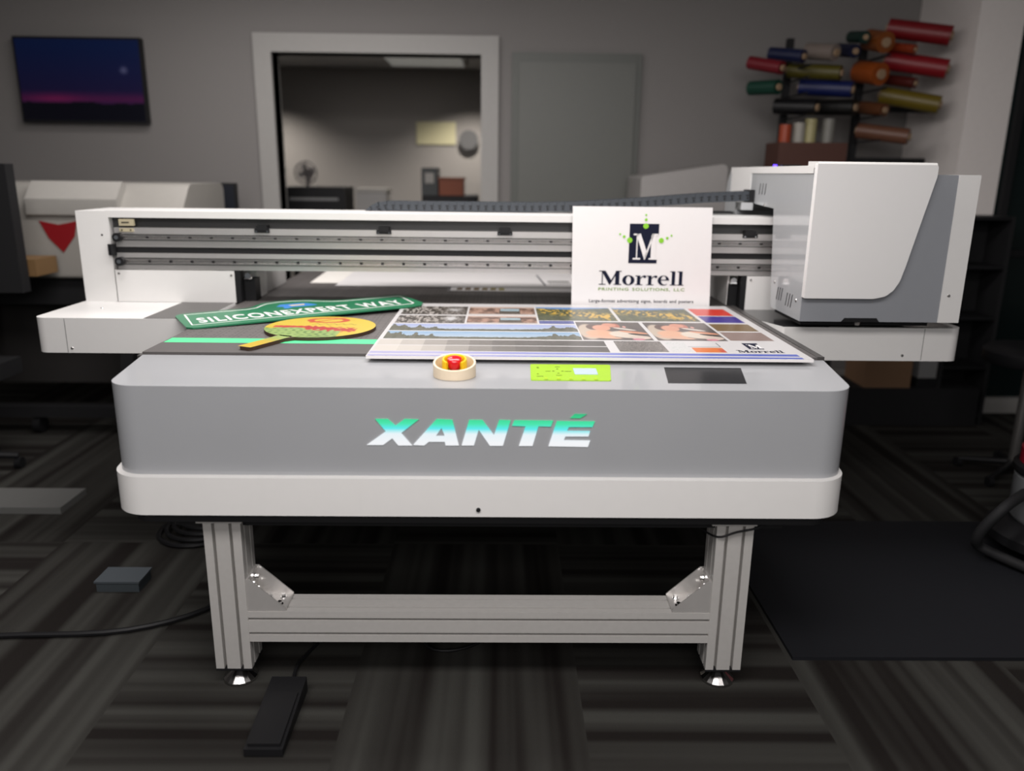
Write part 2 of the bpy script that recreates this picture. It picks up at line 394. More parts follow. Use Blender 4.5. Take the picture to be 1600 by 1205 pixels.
for key, lp in LOGO.items():
    L2 = [[(x*k, lz(z)) for x, z in l] for l in lp]
    b = prism(NB(), L2[0], 1.983, 1.9855-.0035, 'y', holes=L2[1:])
    if key == 'E':
        prism(b, [(x*k, lz(z)) for x, z in [(.1941,.8603),(.2264,.8597),(.2082,.8483),(.182,.8485)]], 1.983, 1.982, 'y')
    obj('backlit_letter', b, LM, housing, label='glowing green to white letter ' + ('É' if key == 'E' else key))
# tray window
obj('dark_window', ngon_prism(NB(), [(.476, 2.235), (.70, 2.235), (.664, 2.055), (.452, 2.055)][::-1], .9185, .9195), mat('black_glass', (.004, .005, .007), .2, spec=.05), housing)
# control panel
b = ngon_prism(NB(), rounded([(.083, 2.07), (.300, 2.07), (.322, 2.255), (.088, 2.255)], .008, 5), .919, .921)
cp = obj('control_panel', b, mat('lime_membrane', (.29, .50, .006), .4), PR, label='lime green control panel')
fz = frame('z', None)
obj('display', ngon_prism(NB(), rounded([(.208, 2.135), (.272, 2.135), (.274, 2.205), (.208, 2.205)], .002, 2), .921, .922), mat('lcd', (.36, .47, .66), .2), cp, label='pale blue screen')
GI = mat('dark_green_ink', (.03, .06, .0), .5); KY = mat('yellow_green_key', (.45, .58, .02), .4)
for x, y in ((.105, 2.135), (.150, 2.170), (.163, 2.195), (.176, 2.170), (.163, 2.145)):
    obj('arrow_symbol', prism(NB(), [(x-.0035, y), (x+.0035, y), (x, y+.006)], .921, .9215), GI, cp)
for x, y, ww in ((.101, 2.11, .018), (.128, 2.168, .014), (.183, 2.168, .018), (.158, 2.22, .014), (.155, 2.122, .016), (.105, 2.205, .006), (.105, 2.215, .006)):
    obj('printed_caption', bx(x, x+ww, y, y+.0035, .921, .9214), GI, cp)
for i in range(5):
    obj('printed_caption', bx(.119+i*.034, .130+i*.034, 2.073, 2.0755, .921, .9214), GI, cp)
    obj('touch_key', prism(NB(), circ(.125+i*.034, 2.090, .0045, n=12), .921, .9222), KY, cp)
# emergency stop button, its seat tipped a little towards the operator
EX, EY = -.125, 2.118
def tip(bm, base=.919, k=.20):
    for v in bm.verts:
        t = min(1, max(0, (v.co.z-base)/.008)); v.co.z += (v.co.y-EY+.055)*k*t
    return bm
b = NB(); n = 40; rings = []
for i in range(n+1):
    a = -PI/2 + math.radians(38) + (2*PI-math.radians(76))*i/n
    rings.append([b.verts.new((EX+r*math.cos(a), EY+r*math.sin(a), z)) for r, z in ((.030, .919), (.034, .919), (.0345, .951), (.0325, .956), (.0285, .956), (.0265, .952))])
for A, B in zip(rings, rings[1:]):
    for j in range(6): b.faces.new((A[j], A[(j+1) % 6], B[(j+1) % 6], B[j]))
b.faces.new(rings[0]); b.faces.new(rings[-1])
es = obj('stop_button_guard', tip(b), mat('safety_yellow', (.80, .50, .01), .35), PR, smooth=True, label='yellow open guard ring of the emergency stop')
b = lathe(NB(), EX, EY, [(.013, .919), (.013, .932), (.018, .934), (.0205, .942), (.0205, .953), (.019, .957), (.014, .9595), (.006, .9605)], 32)
obj('stop_button', tip(b), mat('stop_red', (.62, .008, .016), .12, coat=.5), es, smooth=True, label='red mushroom button')

# aluminium frame
def extr_vert(bm, x0, x1, y0, y1, z0, z1):
    """leg with two T-slots on each face"""
    g = .009; d = .020; W = x1-x0; D = y1-y0
    def side(n):   # slot centres along a side
        return [.25, .75]
    pts = []
    def run(p, q, nrm):
        p = Vector(p); q = Vector(q); t = (q-p).normalized(); Ln = (q-p).length; nrm = Vector(nrm)
        pts.append(tuple(p))
        for c in (.27, .73):
            a = p+t*(Ln*c-g/2); e = p+t*(Ln*c+g/2)
            pts.extend([tuple(a), tuple(a+nrm*d), tuple(e+nrm*d), tuple(e)])
    run((x0, y0), (x1, y0), (0, 1)); run((x1, y0), (x1, y1), (-1, 0)); run((x1, y1), (x0, y1), (0, -1)); run((x0, y1), (x0, y0), (1, 0))
    return prism(bm, pts, z0, z1), pts
LY0, LY1 = 2.02, 2.12
legs = []
for (x0, x1) in ((-.815, -.716), (.607, .724)) :
    x1 = x0+.103
    for (y0, y1) in ((LY0, LY1), (4.3, 4.4)):
        if y0 > 4 : nm = 'leg'
        b, _ = extr_vert(NB(), x0, x1, y0, y1, .062, .528)
        lg = obj('leg', b, ALU, PR)
        obj('leg_cap', bbx(.002, x0-.016, x1+.006, y0-.006, y1+.006, .522, .5345), ALU, lg)
        cx, cy = (x0+x1)/2, (y0+y1)/2
        b = lathe(NB(), cx, cy, [(.046, .0), (.050, .003), (.049, .008), (.018, .034), (.014, .038), (.012, .062)], 18)
        obj('levelling_foot', b, mat('polished_foot', (.55, .54, .53), .22, metal=1), PR)
        obj('end_plate', bx(x0-.001, x1+.001, y0-.001, y1+.001, .056, .062), BLACK, lg)
        legs.append(lg)
# cross beam with slots along x
def slotted_beam(x0, x1, y0, y1, z0, z1):
    g, d = .0085, .022; pts = []
    def run(p, q, nrm):
        p = Vector(p); q = Vector(q); t = (q-p).normalized(); Ln = (q-p).length; nrm = Vector(nrm)
        pts.append(tuple(p))
        for c in (.25, .73):
            a = p+t*(Ln*c-g/2); e = p+t*(Ln*c+g/2)
            pts.extend([tuple(a), tuple(a+nrm*d), tuple(e+nrm*d), tuple(e)])
    run((y0, z0), (y1, z0), (0, 1)); run((y1, z0), (y1, z1), (-1, 0)); run((y1, z1), (y0, z1), (0, -1)); run((y0, z1), (y0, z0), (1, 0))
    return prism(NB(), pts, x0, x1, 'x')
obj('cross_beam', slotted_beam(-.712, .607, 2.021, 2.119, .150, .247), ALU, PR)
obj('cross_beam', slotted_beam(-.712, .607, 4.3, 4.4, .150, .247), ALU, PR)
for sx in (-1, 1):
    ex = -.712 if sx < 0 else .607
    X = lambda d: ex - sx*d
    b = NB()
    for yy in (2.023, 2.113):
        prism(b, [(X(0), .248), (X(.108), .248), (X(.108), .256), (X(.012), .345), (X(0), .345)], yy, yy+.004, 'y')
    box(b, min(X(0), X(.108)), max(X(0), X(.108)), 2.027, 2.113, .248, .254)
    box(b, min(X(0), X(.006)), max(X(0), X(.006)), 2.027, 2.113, .254, .345)
    br = obj('corner_bracket', b, GALV, PR)
    for dd_, yy in ((.045, 2.048), (.085, 2.048), (.045, 2.09), (.085, 2.09)):
        b = tube(NB(), (X(dd_), yy, .254), (X(dd_), yy, .257), .010, n=16); tube(b, (X(dd_), yy, .257), (X(dd_), yy, .265), .0065, n=6)
        obj('bolt', b, CHROME, br, smooth=False)
    for zz, yy in ((.285, 2.048), (.322, 2.048), (.285, 2.09), (.322, 2.09)):
        b = tube(NB(), (X(.006), yy, zz), (X(.009), yy, zz), .010, n=16); tube(b, (X(.009), yy, zz), (X(.018), yy, zz), .0065, n=6)
        obj('bolt', b, CHROME, br)
b = path_tube(NB(), [(.78, 2.10, .545), (.735, 2.012, .528), (.66, 2.010, .506), (.60, 2.03, .485), (.55, 2.2, .48)], .003)
obj('loose_cable', b, BLACK, PR, smooth=True)

# gantry: wings, posts, beam
def screw(parent, x, y, z, r=.005, axis='y'):
    if axis == 'y': b = tube(NB(), (x, y-.0025, z), (x, y, z), r*.75, r, n=14)
    elif axis == 'x': b = tube(NB(), (x-.0025, y, z), (x, y, z), r*.75, r, n=14)
    else: b = tube(NB(), (x, y, z), (x, y, z+.0025), r, r*.75, n=14)
    return obj('screw', b, STEEL, parent, smooth=False)
WZ0, WZ1 = .795, .926
WR1 = .917
wl = ngon_prism(NB(), rounded([(-1.722, 2.9), (-1.16, 2.9), (-1.10, 3.04), (-1.10, 3.95), (-1.722, 3.95)], [.045, .03, 0, 0, .03], 7), WZ0, WZ1); bm_bevel(wl, .003, 2, 50)
wingL = obj('side_wing', wl, WHITE, PR, smooth=True)
obj('panel_seam', bx(-1.6045, -1.603, 2.8988, 2.9005, WZ0+.002, WZ1-.002), mat('seam_shadow_gap', (.08, .08, .08), .6), wingL)
screw(wingL, -1.588, 2.9, .812, .006); screw(wingL, -1.57, 3.12, WZ1, .006, 'z')
obj('dark_cover', ngon_prism(NB(), [(-1.315, 2.903), (-1.16, 2.903), (-1.102, 3.04), (-1.102, 3.9), (-1.315, 3.9)], WZ1, WZ1+.0012), mat('dark_gantry_cover', (.065, .06, .058), .35), wingL)
wr = ngon_prism(NB(), rounded([(1.055, 2.9), (1.735, 2.9), (1.735, 3.95), (1.0, 3.95), (1.0, 3.05)], [.012, .045, .03, 0, 0], 7), WZ0-.004, WR1); bm_bevel(wr, .003, 2, 50)
wingR = obj('side_wing', wr, WHITE, PR, smooth=True)
obj('panel_seam', bx(1.586, 1.5875, 2.8988, 2.9005, WZ0, WR1-.002), MATS['seam_shadow_gap'], wingR)
screw(wingR, 1.515, 2.9, .812, .006)
obj('dark_cover', prism(NB(), [(1.056, 2.903), (1.225, 2.903), (1.235, 2.918), (1.70, 2.918), (1.70, 3.9), (1.002, 3.9), (1.002, 3.05)], WR1, WR1+.0012), mat('black_gloss_cover', (.015, .015, .016), .15), wingR)
GY = 3.28
b = bx(-1.712, -1.592, GY, GY+.30, WZ1, 1.293); bm_bevel(b, .004)
pL = obj('gantry_post', b, WHITE, PR, smooth=True)
obj('pin_hole', tube(NB(), (-1.615, GY-.001, 1.198), (-1.615, GY, 1.198), .004), BLACK, pL)
obj('post_flange', bbx(.002, -1.592, -1.583, GY+.0, GY+.05, WZ1+.001, 1.268), WHITE, pL)
b = bx(1.60, 1.70, GY, GY+.30, WR1+.002, 1.293); obj('gantry_post', b, WHITE, PR)
b = NB(); box(b, -1.592, 1.60, GY, GY+.27, 1.268, 1.295); bm_bevel(b, .003)
obj('beam_cover', b, WHITE, PR, label='long white top cover of the gantry')
b = NB()
box(b, -1.583, 1.60, GY+.035, GY+.25, 1.060, 1.268)                    # body
BEAM = mat('brushed_aluminium', (.60, .58, .565), .30, metal=.65, var=.05, nscale=25)
beam = obj('gantry_beam', b, mat('dark_beam_recess', (.045, .045, .045), .35, metal=.3), PR)
b = NB()
box(b, -1.565, 1.60, GY, GY+.035, 1.203, 1.228)
box(b, -1.565, 1.60, GY+.006, GY+.035, 1.151, 1.177)
box(b, -1.565, 1.60, GY, GY+.035, 1.108, 1.127)
box(b, -1.565, 1.60, GY+.003, GY+.035, 1.060, 1.079)
bm_bevel(b, .0012, 1)
obj('beam_rib', b, BEAM, beam)
b = bx(-1.58, 1.60, GY+.010, GY+.012, 1.129, 1.149); obj('drive_belt', b, BLACKM, PR)
for z0, z1 in ((1.178, 1.202), (1.080, 1.107)):
    prof = [(GY-.004, z0+.002), (GY-.004, z0+.008), (GY-.001, z0+.010), (GY-.001, z1-.010), (GY-.004, z1-.008), (GY-.004, z1-.002), (GY+.03, z1-.001), (GY+.03, z0+.001)]
    rl = obj('guide_rail', prism(NB(), prof, -1.55, 1.60, 'x'), STEEL, PR)
    x = -1.434; h0 = obj('mounting_hole', tube(NB(), (x, GY-.0022, (z0+z1)/2), (x, GY-.001, (z0+z1)/2), .0064, n=14), BLACK, rl)
    for i in range(1, 30):
        h_ = h0.copy(); COL.objects.link(h_); h_.location.x += .0862*i
    o = tube(NB(), (-1.545, GY-.028, (z0+z1)/2+.001), (-1.545, GY-.004, (z0+z1)/2+.001), .0175, n=28); tube(o, (-1.545, GY-.030, (z0+z1)/2+.001), (-1.545, GY-.028, (z0+z1)/2+.001), .0175, .014, n=28)
    st = obj('end_bumper', o, BLACK, PR, smooth=True)
    obj('bumper_screw', tube(NB(), (-1.545, GY-.0325, (z0+z1)/2+.001), (-1.545, GY-.030, (z0+z1)/2+.001), .008, n=20), CHROME, st)
obj('belt_pulley', tube(NB(), (-1.578, GY-.004, 1.118), (-1.578, GY-.004, 1.162), .016, n=20), BLACK, PR)
b = NB(); box(b, -1.541, -1.482, GY-.003, GY+.01, 1.236, 1.262); box(b, -1.541, -1.485, GY-.005, GY, 1.212, 1.226)
ct = obj('cable_terminal', b, mat('beige_terminal', (.42, .37, .25), .5), PR, label='beige cable terminal at the left end of the beam')
b = NB(); box(b, -1.53, -1.50, GY-.0045, GY-.003, 1.247, 1.251); tube(b, (-1.53, GY-.007, 1.219), (-1.53, GY-.005, 1.219), .003, n=10); tube(b, (-1.495, GY-.007, 1.219), (-1.495, GY-.005, 1.219), .003, n=10)
obj('terminal_contact', b, BLACK, ct)
for x in (-.968, -.476, .015, 1.017):
    b = NB(); box(b, x-.021, x+.021, GY-.010, GY+.03, 1.222, 1.243); box(b, x-.030, x+.030, GY-.007, GY, 1.214, 1.230); bm_bevel(b, .0015, 1)
    cl = obj('sensor_clip', b, BLACK, PR)
    b = NB()
    for s in (-.022, .022): tube(b, (x+s, GY-.009, 1.219), (x+s, GY-.007, 1.219), .0035, n=12)
    obj('clip_screw', b, CHROME, cl)
# lower cover panels, black bearings, inner side plates
for sx, x0, x1 in ((-1, -1.578, -1.094), (1, 1.02, 1.55)):
    zb_ = WZ1+.0015 if sx < 0 else WR1+.0015
    b = bbx(.0015, x0, x1, GY-.002, GY, zb_, 1.058)
    cv = obj('cover_panel', b, WHITE, PR)
    screw(cv, x0+.014 if sx < 0 else x0+.016, GY-.002, 1.043, .0055)
    if sx < 0: screw(cv, x1-.012, GY-.002, 1.040, .0055)
    e0, e1 = (x1, x1+.022) if sx < 0 else (x0-.022, x0)
    b = NB(); box(b, e0, e1, GY+.0, GY+.05, zb_, 1.060); box(b, e0 if sx < 0 else e0-.04, e1+.045 if sx < 0 else e1, GY+.05, GY+.12, zb_, 1.02)
    brg = obj('bearing_block', b, BLACK, PR)
    q = e1+.022 if sx < 0 else e0-.022
    b = tube(NB(), (q, GY+.03, 1.035), (q, GY+.05, 1.035), .012, n=16); tube(b, (q-.014, GY+.035, 1.024), (q+.014, GY+.035, 1.024), .006)
    obj('bearing_bolt', b, CHROME, brg)
b = NB(); box(b, -1.098, -1.04, GY+.12, GY+.26, WZ1+.003, 1.058); b2 = obj('inner_side_plate', b, WHITE, PR)
b = NB(); box(b, .955, .962, GY+.05, GY+.38, ZB+.002, 1.06); obj('inner_side_plate', b, WHITE, PR)
b = NB(); box(b, -1.098, -1.05, GY+.30, GY+.62, WZ1+.003, 1.07); obj('inner_side_plate', b, mat('light_grey_plate', (.5, .49, .48), .5), PR)
# cable chain
pts = [(-.565, 1.285), (-.550, 1.300), (-.528, 1.311), (-.49, 1.317), (.13, 1.318), (.30, 1.3225), (.60, 1.343), (.87, 1.366), (1.075, 1.377)]
def chain_at(s):
    acc = 0
    for (x0, z0), (x1, z1) in zip(pts, pts[1:]):
        d = math.hypot(x1-x0, z1-z0)
        if acc+d >= s: t = (s-acc)/d; return x0+(x1-x0)*t, z0+(z1-z0)*t, math.atan2(z1-z0, x1-x0)
        acc += d
    return None
CY0, CY1 = GY+.20, GY+.29
ch = obj('cable_chain', bx(-.45, 1.0, CY0+.02, CY1-.02, 1.3, 1.31), BLACK, PR, label='dark segmented cable chain lying on the gantry')
lk = NB(); box(lk, -.0162, .0162, CY0, CY1, -.020, .020); bm_bevel(lk, .0015, 1)
box(lk, .006, .012, CY0-.0012, CY0, -.013, -.003, 1); box(lk, .002, .0150, CY0-.0012, CY0, .001, .005, 1); box(lk, -.006, .004, CY0+.030, CY0+.040, .020, .0206, 1)
link0 = None; s = .004
while True:
    q = chain_at(s)
    if not q: break
    if link0 is None: link0 = obj('chain_link', lk, [CHAIN, BLACK], ch); lo = link0
    else: lo = link0.copy(); COL.objects.link(lo)
    lo.rotation_euler = (0, -q[2], 0)
    # mesh is stored relative to the printer root: rotate about the link's own centre
    off = Vector((0, 0, 0))-Vector(PR.location); R_ = Matrix.Rotation(-q[2], 3, 'Y')
    lo.location = Vector((q[0], 0, q[1])) + off - R_ @ off
    s += .0330
obj('chain_end', bx(1.062, 1.082, CY0-.002, CY1+.002, 1.352, 1.402), BLACK, ch)
obj('chain_bracket', bx(1.03, 1.08, CY0, CY1, 1.318, 1.349), GREYG, PR)
obj('chain_tray', bx(-.6, 1.04, GY+.271, GY+.40, 1.255, 1.290), WHITE, PR)
# print head
HX0, HX1 = 1.085, 1.588
prof = [(2.835, .952), (3.155, .952), (3.225, 1.335), (3.62, 1.352), (3.73, 1.31), (3.74, 1.12), (3.92, 1.12), (3.935, 1.33), (3.86, 1.47), (2.835, 1.47)]
b = ngon_prism(NB(), prof, HX0, 1.66, 'x')
head = obj('print_carriage', b, GREYG, PR, label='tall grey and white print head carriage')
obj('front_plate', bx(HX0, HX1, 2.829, 2.8345, .952, 1.471), GREYD, head)
obj('carriage_lid', bbx(.004, HX0-.003, 1.495, 2.84, 3.86, 1.4705, 1.497), WHITE, head)
obj('lid_rear_post', bbx(.004, HX0-.003, HX0+.03, 3.55, 3.845, 1.354, 1.4705), WHITE, head)
obj('rear_cowl', ngon_prism(NB(), [(3.862, 1.36), (3.93, 1.36), (3.915, 1.43), (3.862, 1.492)], HX0-.002, 1.64, 'x'), GREYG, head)
b = ngon_prism(NB(), rounded([(1.082, 1.040), (1.331, 1.040), (1.372, 1.049), (1.399, 1.070), (1.418, 1.104), (1.431, 1.155), (1.456, 1.272), (1.498, 1.465), (1.498, 1.503), (1.082, 1.503)], [.002, .05, .03, .03, .06, .1, .1, .02, .010, .002], 4), 2.802, 2.829, 'y')
bm_bevel(b, .006, 3, 45)
hood = obj('front_hood', b, mat('hood_white', (.72, .71, .70), .35, var=.01), head, smooth=True, label='white front hood with a swept lower corner')
b = NB(); prism(b, rounded([(2.806, 1.489), (2.806, 1.510), (2.90, 1.512), (2.90, 1.489)], [0, .010, 0, 0], 6), 1.084, 1.496, 'x')
obj('hood_lip', b, WHITE, head, smooth=True)
b = bx(HX1, 1.665, 2.827, 2.90, .952, 1.4715); sp_ = obj('side_panel', b, WHITE, head, label='white right side panel')
screw(sp_, 1.615, 2.827, 1.05, .006)
b = NB(); prism(b, [(1.235, .951), (1.247, .966), (1.364, .966), (1.376, .951)], 2.8275, 2.829, 'y'); box(b, 1.10, 1.57, 2.86, 3.14, .934, .9518)
obj('nozzle_recess', b, BLACK, head)
obj('nozzle_tip', tube(NB(), (1.31, 2.86, .934), (1.31, 2.86, .952), .008, .012, n=12), GALV, head)
def slit(y, z, L=.05, lean=.012):
    obj('vent_slot', prism(NB(), [(y, z), (y+.005, z), (y+.005-lean, z+L), (y-lean, z+L)], HX0-.0012, HX0+.001, 'x'), BLACK, head)
for i in range(3): slit(3.09-i*.024, .992+i*.001); slit(2.985-i*.026, .985)
for i in range(3): slit(3.42-i*.036, 1.385, .045, .008)
for y, z in ((3.13, 1.055), (2.885, 1.02), (3.34, 1.345)): screw(head, HX0, y, z, .007, 'x')
for i in range(4): obj('rear_vent', bx(HX0-.0025, HX0-.001, 3.765, 3.80, 1.20+i*.03, 1.206+i*.03), BLACKM, head)
b = NB(); tube(b, (1.15, 3.45, 1.497), (1.15, 3.45, 1.507), .008, n=12); obj('status_light', b, mat('blue_led', (.02, .01, .3), .3, emit=(90, 60, 255), es=4), head, label='tiny blue status light')
obj('top_socket', bx(1.17, 1.25, 3.42, 3.47, 1.497, 1.507), BLACK, head)

# ------------------------------------------------------------------ things on the printer
# masking tape roll round the stop button
b = lathe(NB(), EX, EY, [(.0525, .9195), (.0525, .946), (.0535, .947), (.0575, .947), (.0585, .946), (.0585, .9195)], 56, closed=True)
tp = obj('tape_roll', tip(b), mat('cream_masking_tape', (.72, .60, .44), .6), smooth=True, loc=(EX, EY, .9195))
tag(tp, 'cream roll of masking tape standing around the red stop button', 'tape')

# printed sample board
BX0, BX1, BY0, BY1 = -.393, .925, 2.268, 3.232
SB = thing('sample_board', 'large white board printed with sample photos and colour swatches lying on the bed', 'board', (.26, 2.75, ZB))
obj('foam_panel', bbx(.001, BX0, BX1, BY0, BY1, ZB+.003, ZB+.012), PAPER, SB)
nx, ny = 900, 360
xs = np.linspace(BX0+.001, BX1-.001, nx); ys = np.linspace(BY0+.001, BY1-.001, ny)
XX, YY = np.meshgrid(xs, ys); C = np.ones((ny, nx, 3))*rgb(238, 236, 236)
def region(x0, x1, y0, y1):
    i0, i1 = np.searchsorted(xs, x0), np.searchsorted(xs, x1); j0, j1 = np.searchsorted(ys, y0), np.searchsorted(ys, y1)
    w_, h_ = i1-i0, j1-j0
    u, v = np.meshgrid(np.linspace(0, 1, w_), np.linspace(0, 1, h_))
    return (slice(j0, j1), slice(i0, i1)), u, v, w_, h_
def setr(x0, x1, y0, y1, c): s, *_ = region(x0, x1, y0, y1); C[s] = c
def falls(x0, x1, y0, y1, sd):
    s, u, v, w_, h_ = region(x0, x1, y0, y1)
    n1 = vnoise(w_, h_, 45, 7, sd); t = np.clip((n1-.42)*4, 0, 1); im = mixc(rgb(70, 64, 58), rgb(205, 198, 192), t*np.clip(1.4-u, 0, 1))
    g = np.exp(-((u-.80)/.11)**2-((v-.62)/.3)**2); im = mixc(im, rgb(225, 225, 225), np.clip(g*1.2*vnoise(w_, h_, 9, 5, sd+1)*1.6, 0, 1)); C[s] = im
def brown(x0, x1, y0, y1, sd):
    s, u, v, w_, h_ = region(x0, x1, y0, y1)
    n1 = vnoise(w_, h_, 12, 4, sd); im = mixc(rgb(112, 84, 70), rgb(196, 158, 138), np.clip((n1-.35)*3, 0, 1))
    im = mixc(im, rgb(222, 196, 182), np.clip((v-.78)*8, 0, 1)); k2 = (np.abs(u-.62) < .16)
    im = np.where((k2 & (v < .62))[..., None], rgb(92, 84, 74), im); im = np.where(((np.abs(u-.62) < .145) & (np.abs(v-.62) < .15))[..., None], rgb(176, 200, 210), im)
    im = np.where((v < .12)[..., None], rgb(215, 205, 198), im); C[s] = im
def pano(x0, x1, y0, y1, sd, sky, wtxt):
    s, u, v, w_, h_ = region(x0, x1, y0, y1)
    im = mixc(rgb(198, 216, 232), sky, np.clip(v*1.3-.2, 0, 1)); n1 = vnoise(w_, h_, 60, 3, sd)
    gs = lambda c, w2, a: a*np.exp(-((u-c)/w2)**2)
    tree = .28+gs(.0, .035, .6)+gs(.065, .03, .55)+gs(.15, .012, .42)+gs(.17, .05, .2)+gs(.235, .014, .34)+gs(.90, .09, .25)+gs(.872, .012, .4)+gs(.97, .03, .3)
    tree = tree*(.7+.6*vnoise(w_, h_, 110, 4, sd+3))
    im = mixc(im, mixc(rgb(72, 78, 58), rgb(120, 118, 100), n1), (v < tree).astype(float)); im = mixc(im, rgb(108, 112, 104), ((v < .30) & (n1 > .5)).astype(float)*.6); C[s] = im
def flowers(x0, x1, y0, y1, sd):
    s, u, v, w_, h_ = region(x0, x1, y0, y1)
    n1 = vnoise(w_, h_, 22, 9, sd); n2 = vnoise(w_, h_, 30, 12, sd+7)
    im = mixc(rgb(48, 58, 34), rgb(128, 130, 92), n1)
    yl = np.clip((n2-.50)*9, 0, 1)*np.clip(1-np.abs(v-(.80-.55*u))/.38, 0, 1)*1.5
    im = mixc(im, rgb(236, 190, 70), np.clip(yl, 0, 1)); im = mixc(im, rgb(110, 160, 226), np.clip((v-.80-(.2*np.abs(u-.4)))*14, 0, 1)); C[s] = im
def couple(x0, x1, y0, y1, sd):
    s, u, v, w_, h_ = region(x0, x1, y0, y1)
    im = mixc(rgb(84, 74, 72), rgb(112, 104, 98), vnoise(w_, h_, 4, 4, sd))
    def blob(cu, cv, ru, rv, c, soft=6, rot=0):
        nonlocal im
        du, dv = u-cu, v-cv; a_ = du*math.cos(rot)+dv*math.sin(rot); b_ = -du*math.sin(rot)+dv*math.cos(rot)
        d = np.sqrt((a_/ru)**2+(b_/rv)**2); im = mixc(im, c, np.clip((1-d)*soft, 0, 1))
    blob(.14, .45, .17, .46, rgb(214, 196, 176)); blob(.24, .70, .12, .17, rgb(96, 66, 58)); blob(.60, .78, .07, .16, rgb(198, 120, 100))
    blob(.50, .82, .12, .13, rgb(232, 160, 134)); blob(.36, .66, .15, .18, rgb(240, 172, 142)); blob(.32, .33, .26, .21, rgb(244, 186, 150), rot=-.35)
    blob(.66, .30, .26, .20, rgb(240, 226, 208), rot=-.3); blob(.80, .42, .24, .06, rgb(232, 160, 124), rot=-.35); blob(.70, .60, .2, .045, rgb(236, 226, 214), rot=-.45)
    blob(.84, .30, .15, .05, rgb(64, 52, 44), rot=-.35); blob(.85, .14, .16, .10, rgb(234, 214, 200)); blob(.30, .15, .3, .07, rgb(240, 190, 160), rot=-.2)
    blob(.80, .05, .1, .05, rgb(232, 150, 166)); blob(.72, .72, .03, .06, rgb(232, 170, 160)); C[s] = im
falls(-.378, -.129, 2.972, 3.16, 1); falls(-.378, -.129, 2.795, 2.952, 5); brown(-.122, .133, 2.972, 3.16, 9); brown(-.122, .133, 2.795, 2.952, 12)
pano(-.380, .266, 2.655, 2.780, 20, rgb(176, 190, 238), 1); pano(-.380, .266, 2.520, 2.645, 30, rgb(150, 190, 226), 1)
setr(.14, .266, 2.80, 2.86, rgb(96, 106, 170))
flowers(.140, .432, 2.868, 3.16, 41); flowers(.443, .738, 2.868, 3.16, 52); couple(.270, .500, 2.522, 2.845, 61); couple(.514, .742, 2.522, 2.845, 61)
for c, y0, y1 in ((rgb(238, 66, 50), 3.0, 3.155), (rgb(66, 48, 158), 2.852, 2.985), (rgb(128, 100, 52), 2.690, 2.825), (rgb(156, 132, 124), 2.530, 2.672)): setr(.752, .895, y0, y1, c)
gr = [226, 206, 176, 150, 128, 112, 100, 92, 88, 84]
for i in range(10):
    g_ = gr[i]; xa = -.385+i*.0719
    setr(xa, min(xa+.0719, .333), 2.425, 2.505, rgb(g_, g_*.97, g_*.93)); g2 = gr[max(i-1, 0)] if i else 236
    setr(xa, min(xa+.0719, .333), 2.340, 2.418, rgb(g2, g2*.97, g2*.93))
s, u, v, w_, h_ = region(.364, .515, 2.352, 2.508); C[s] = mixc(rgb(62, 58, 56), rgb(188, 180, 174), np.clip((np.random.RandomState(3).rand(h_, w_)-.3)*1.8, 0, 1))
s, u, v, w_, h_ = region(.525, .590, 2.352, 2.500); C[s] = mixc(rgb(236, 236, 236), rgb(150, 190, 170), (np.random.RandomState(4).rand(h_, w_) > .93)*.7)
setr(.597, .692, 2.352, 2.418, rgb(246, 128, 38)); setr(.675, .692, 2.352, 2.40, rgb(220, 90, 60)); setr(.590, .69, 2.428, 2.434, rgb(110, 130, 140)); setr(.690, .694, 2.43, 2.49, rgb(60, 60, 80))
for y0, y1 in ((2.303, 2.331), (2.275-.02, 2.289)):
    s, u, v, w_, h_ = region(-.390, .897, y0, y1); C[s] = mixc(rgb(196, 194, 236), rgb(72, 98, 208), np.clip(u*1.15-.15, 0, 1))
P = np.stack([XX, YY, np.full_like(XX, ZB+.0123)], -1)
pf = painted('printed_face', P, C, PRINT, SB)
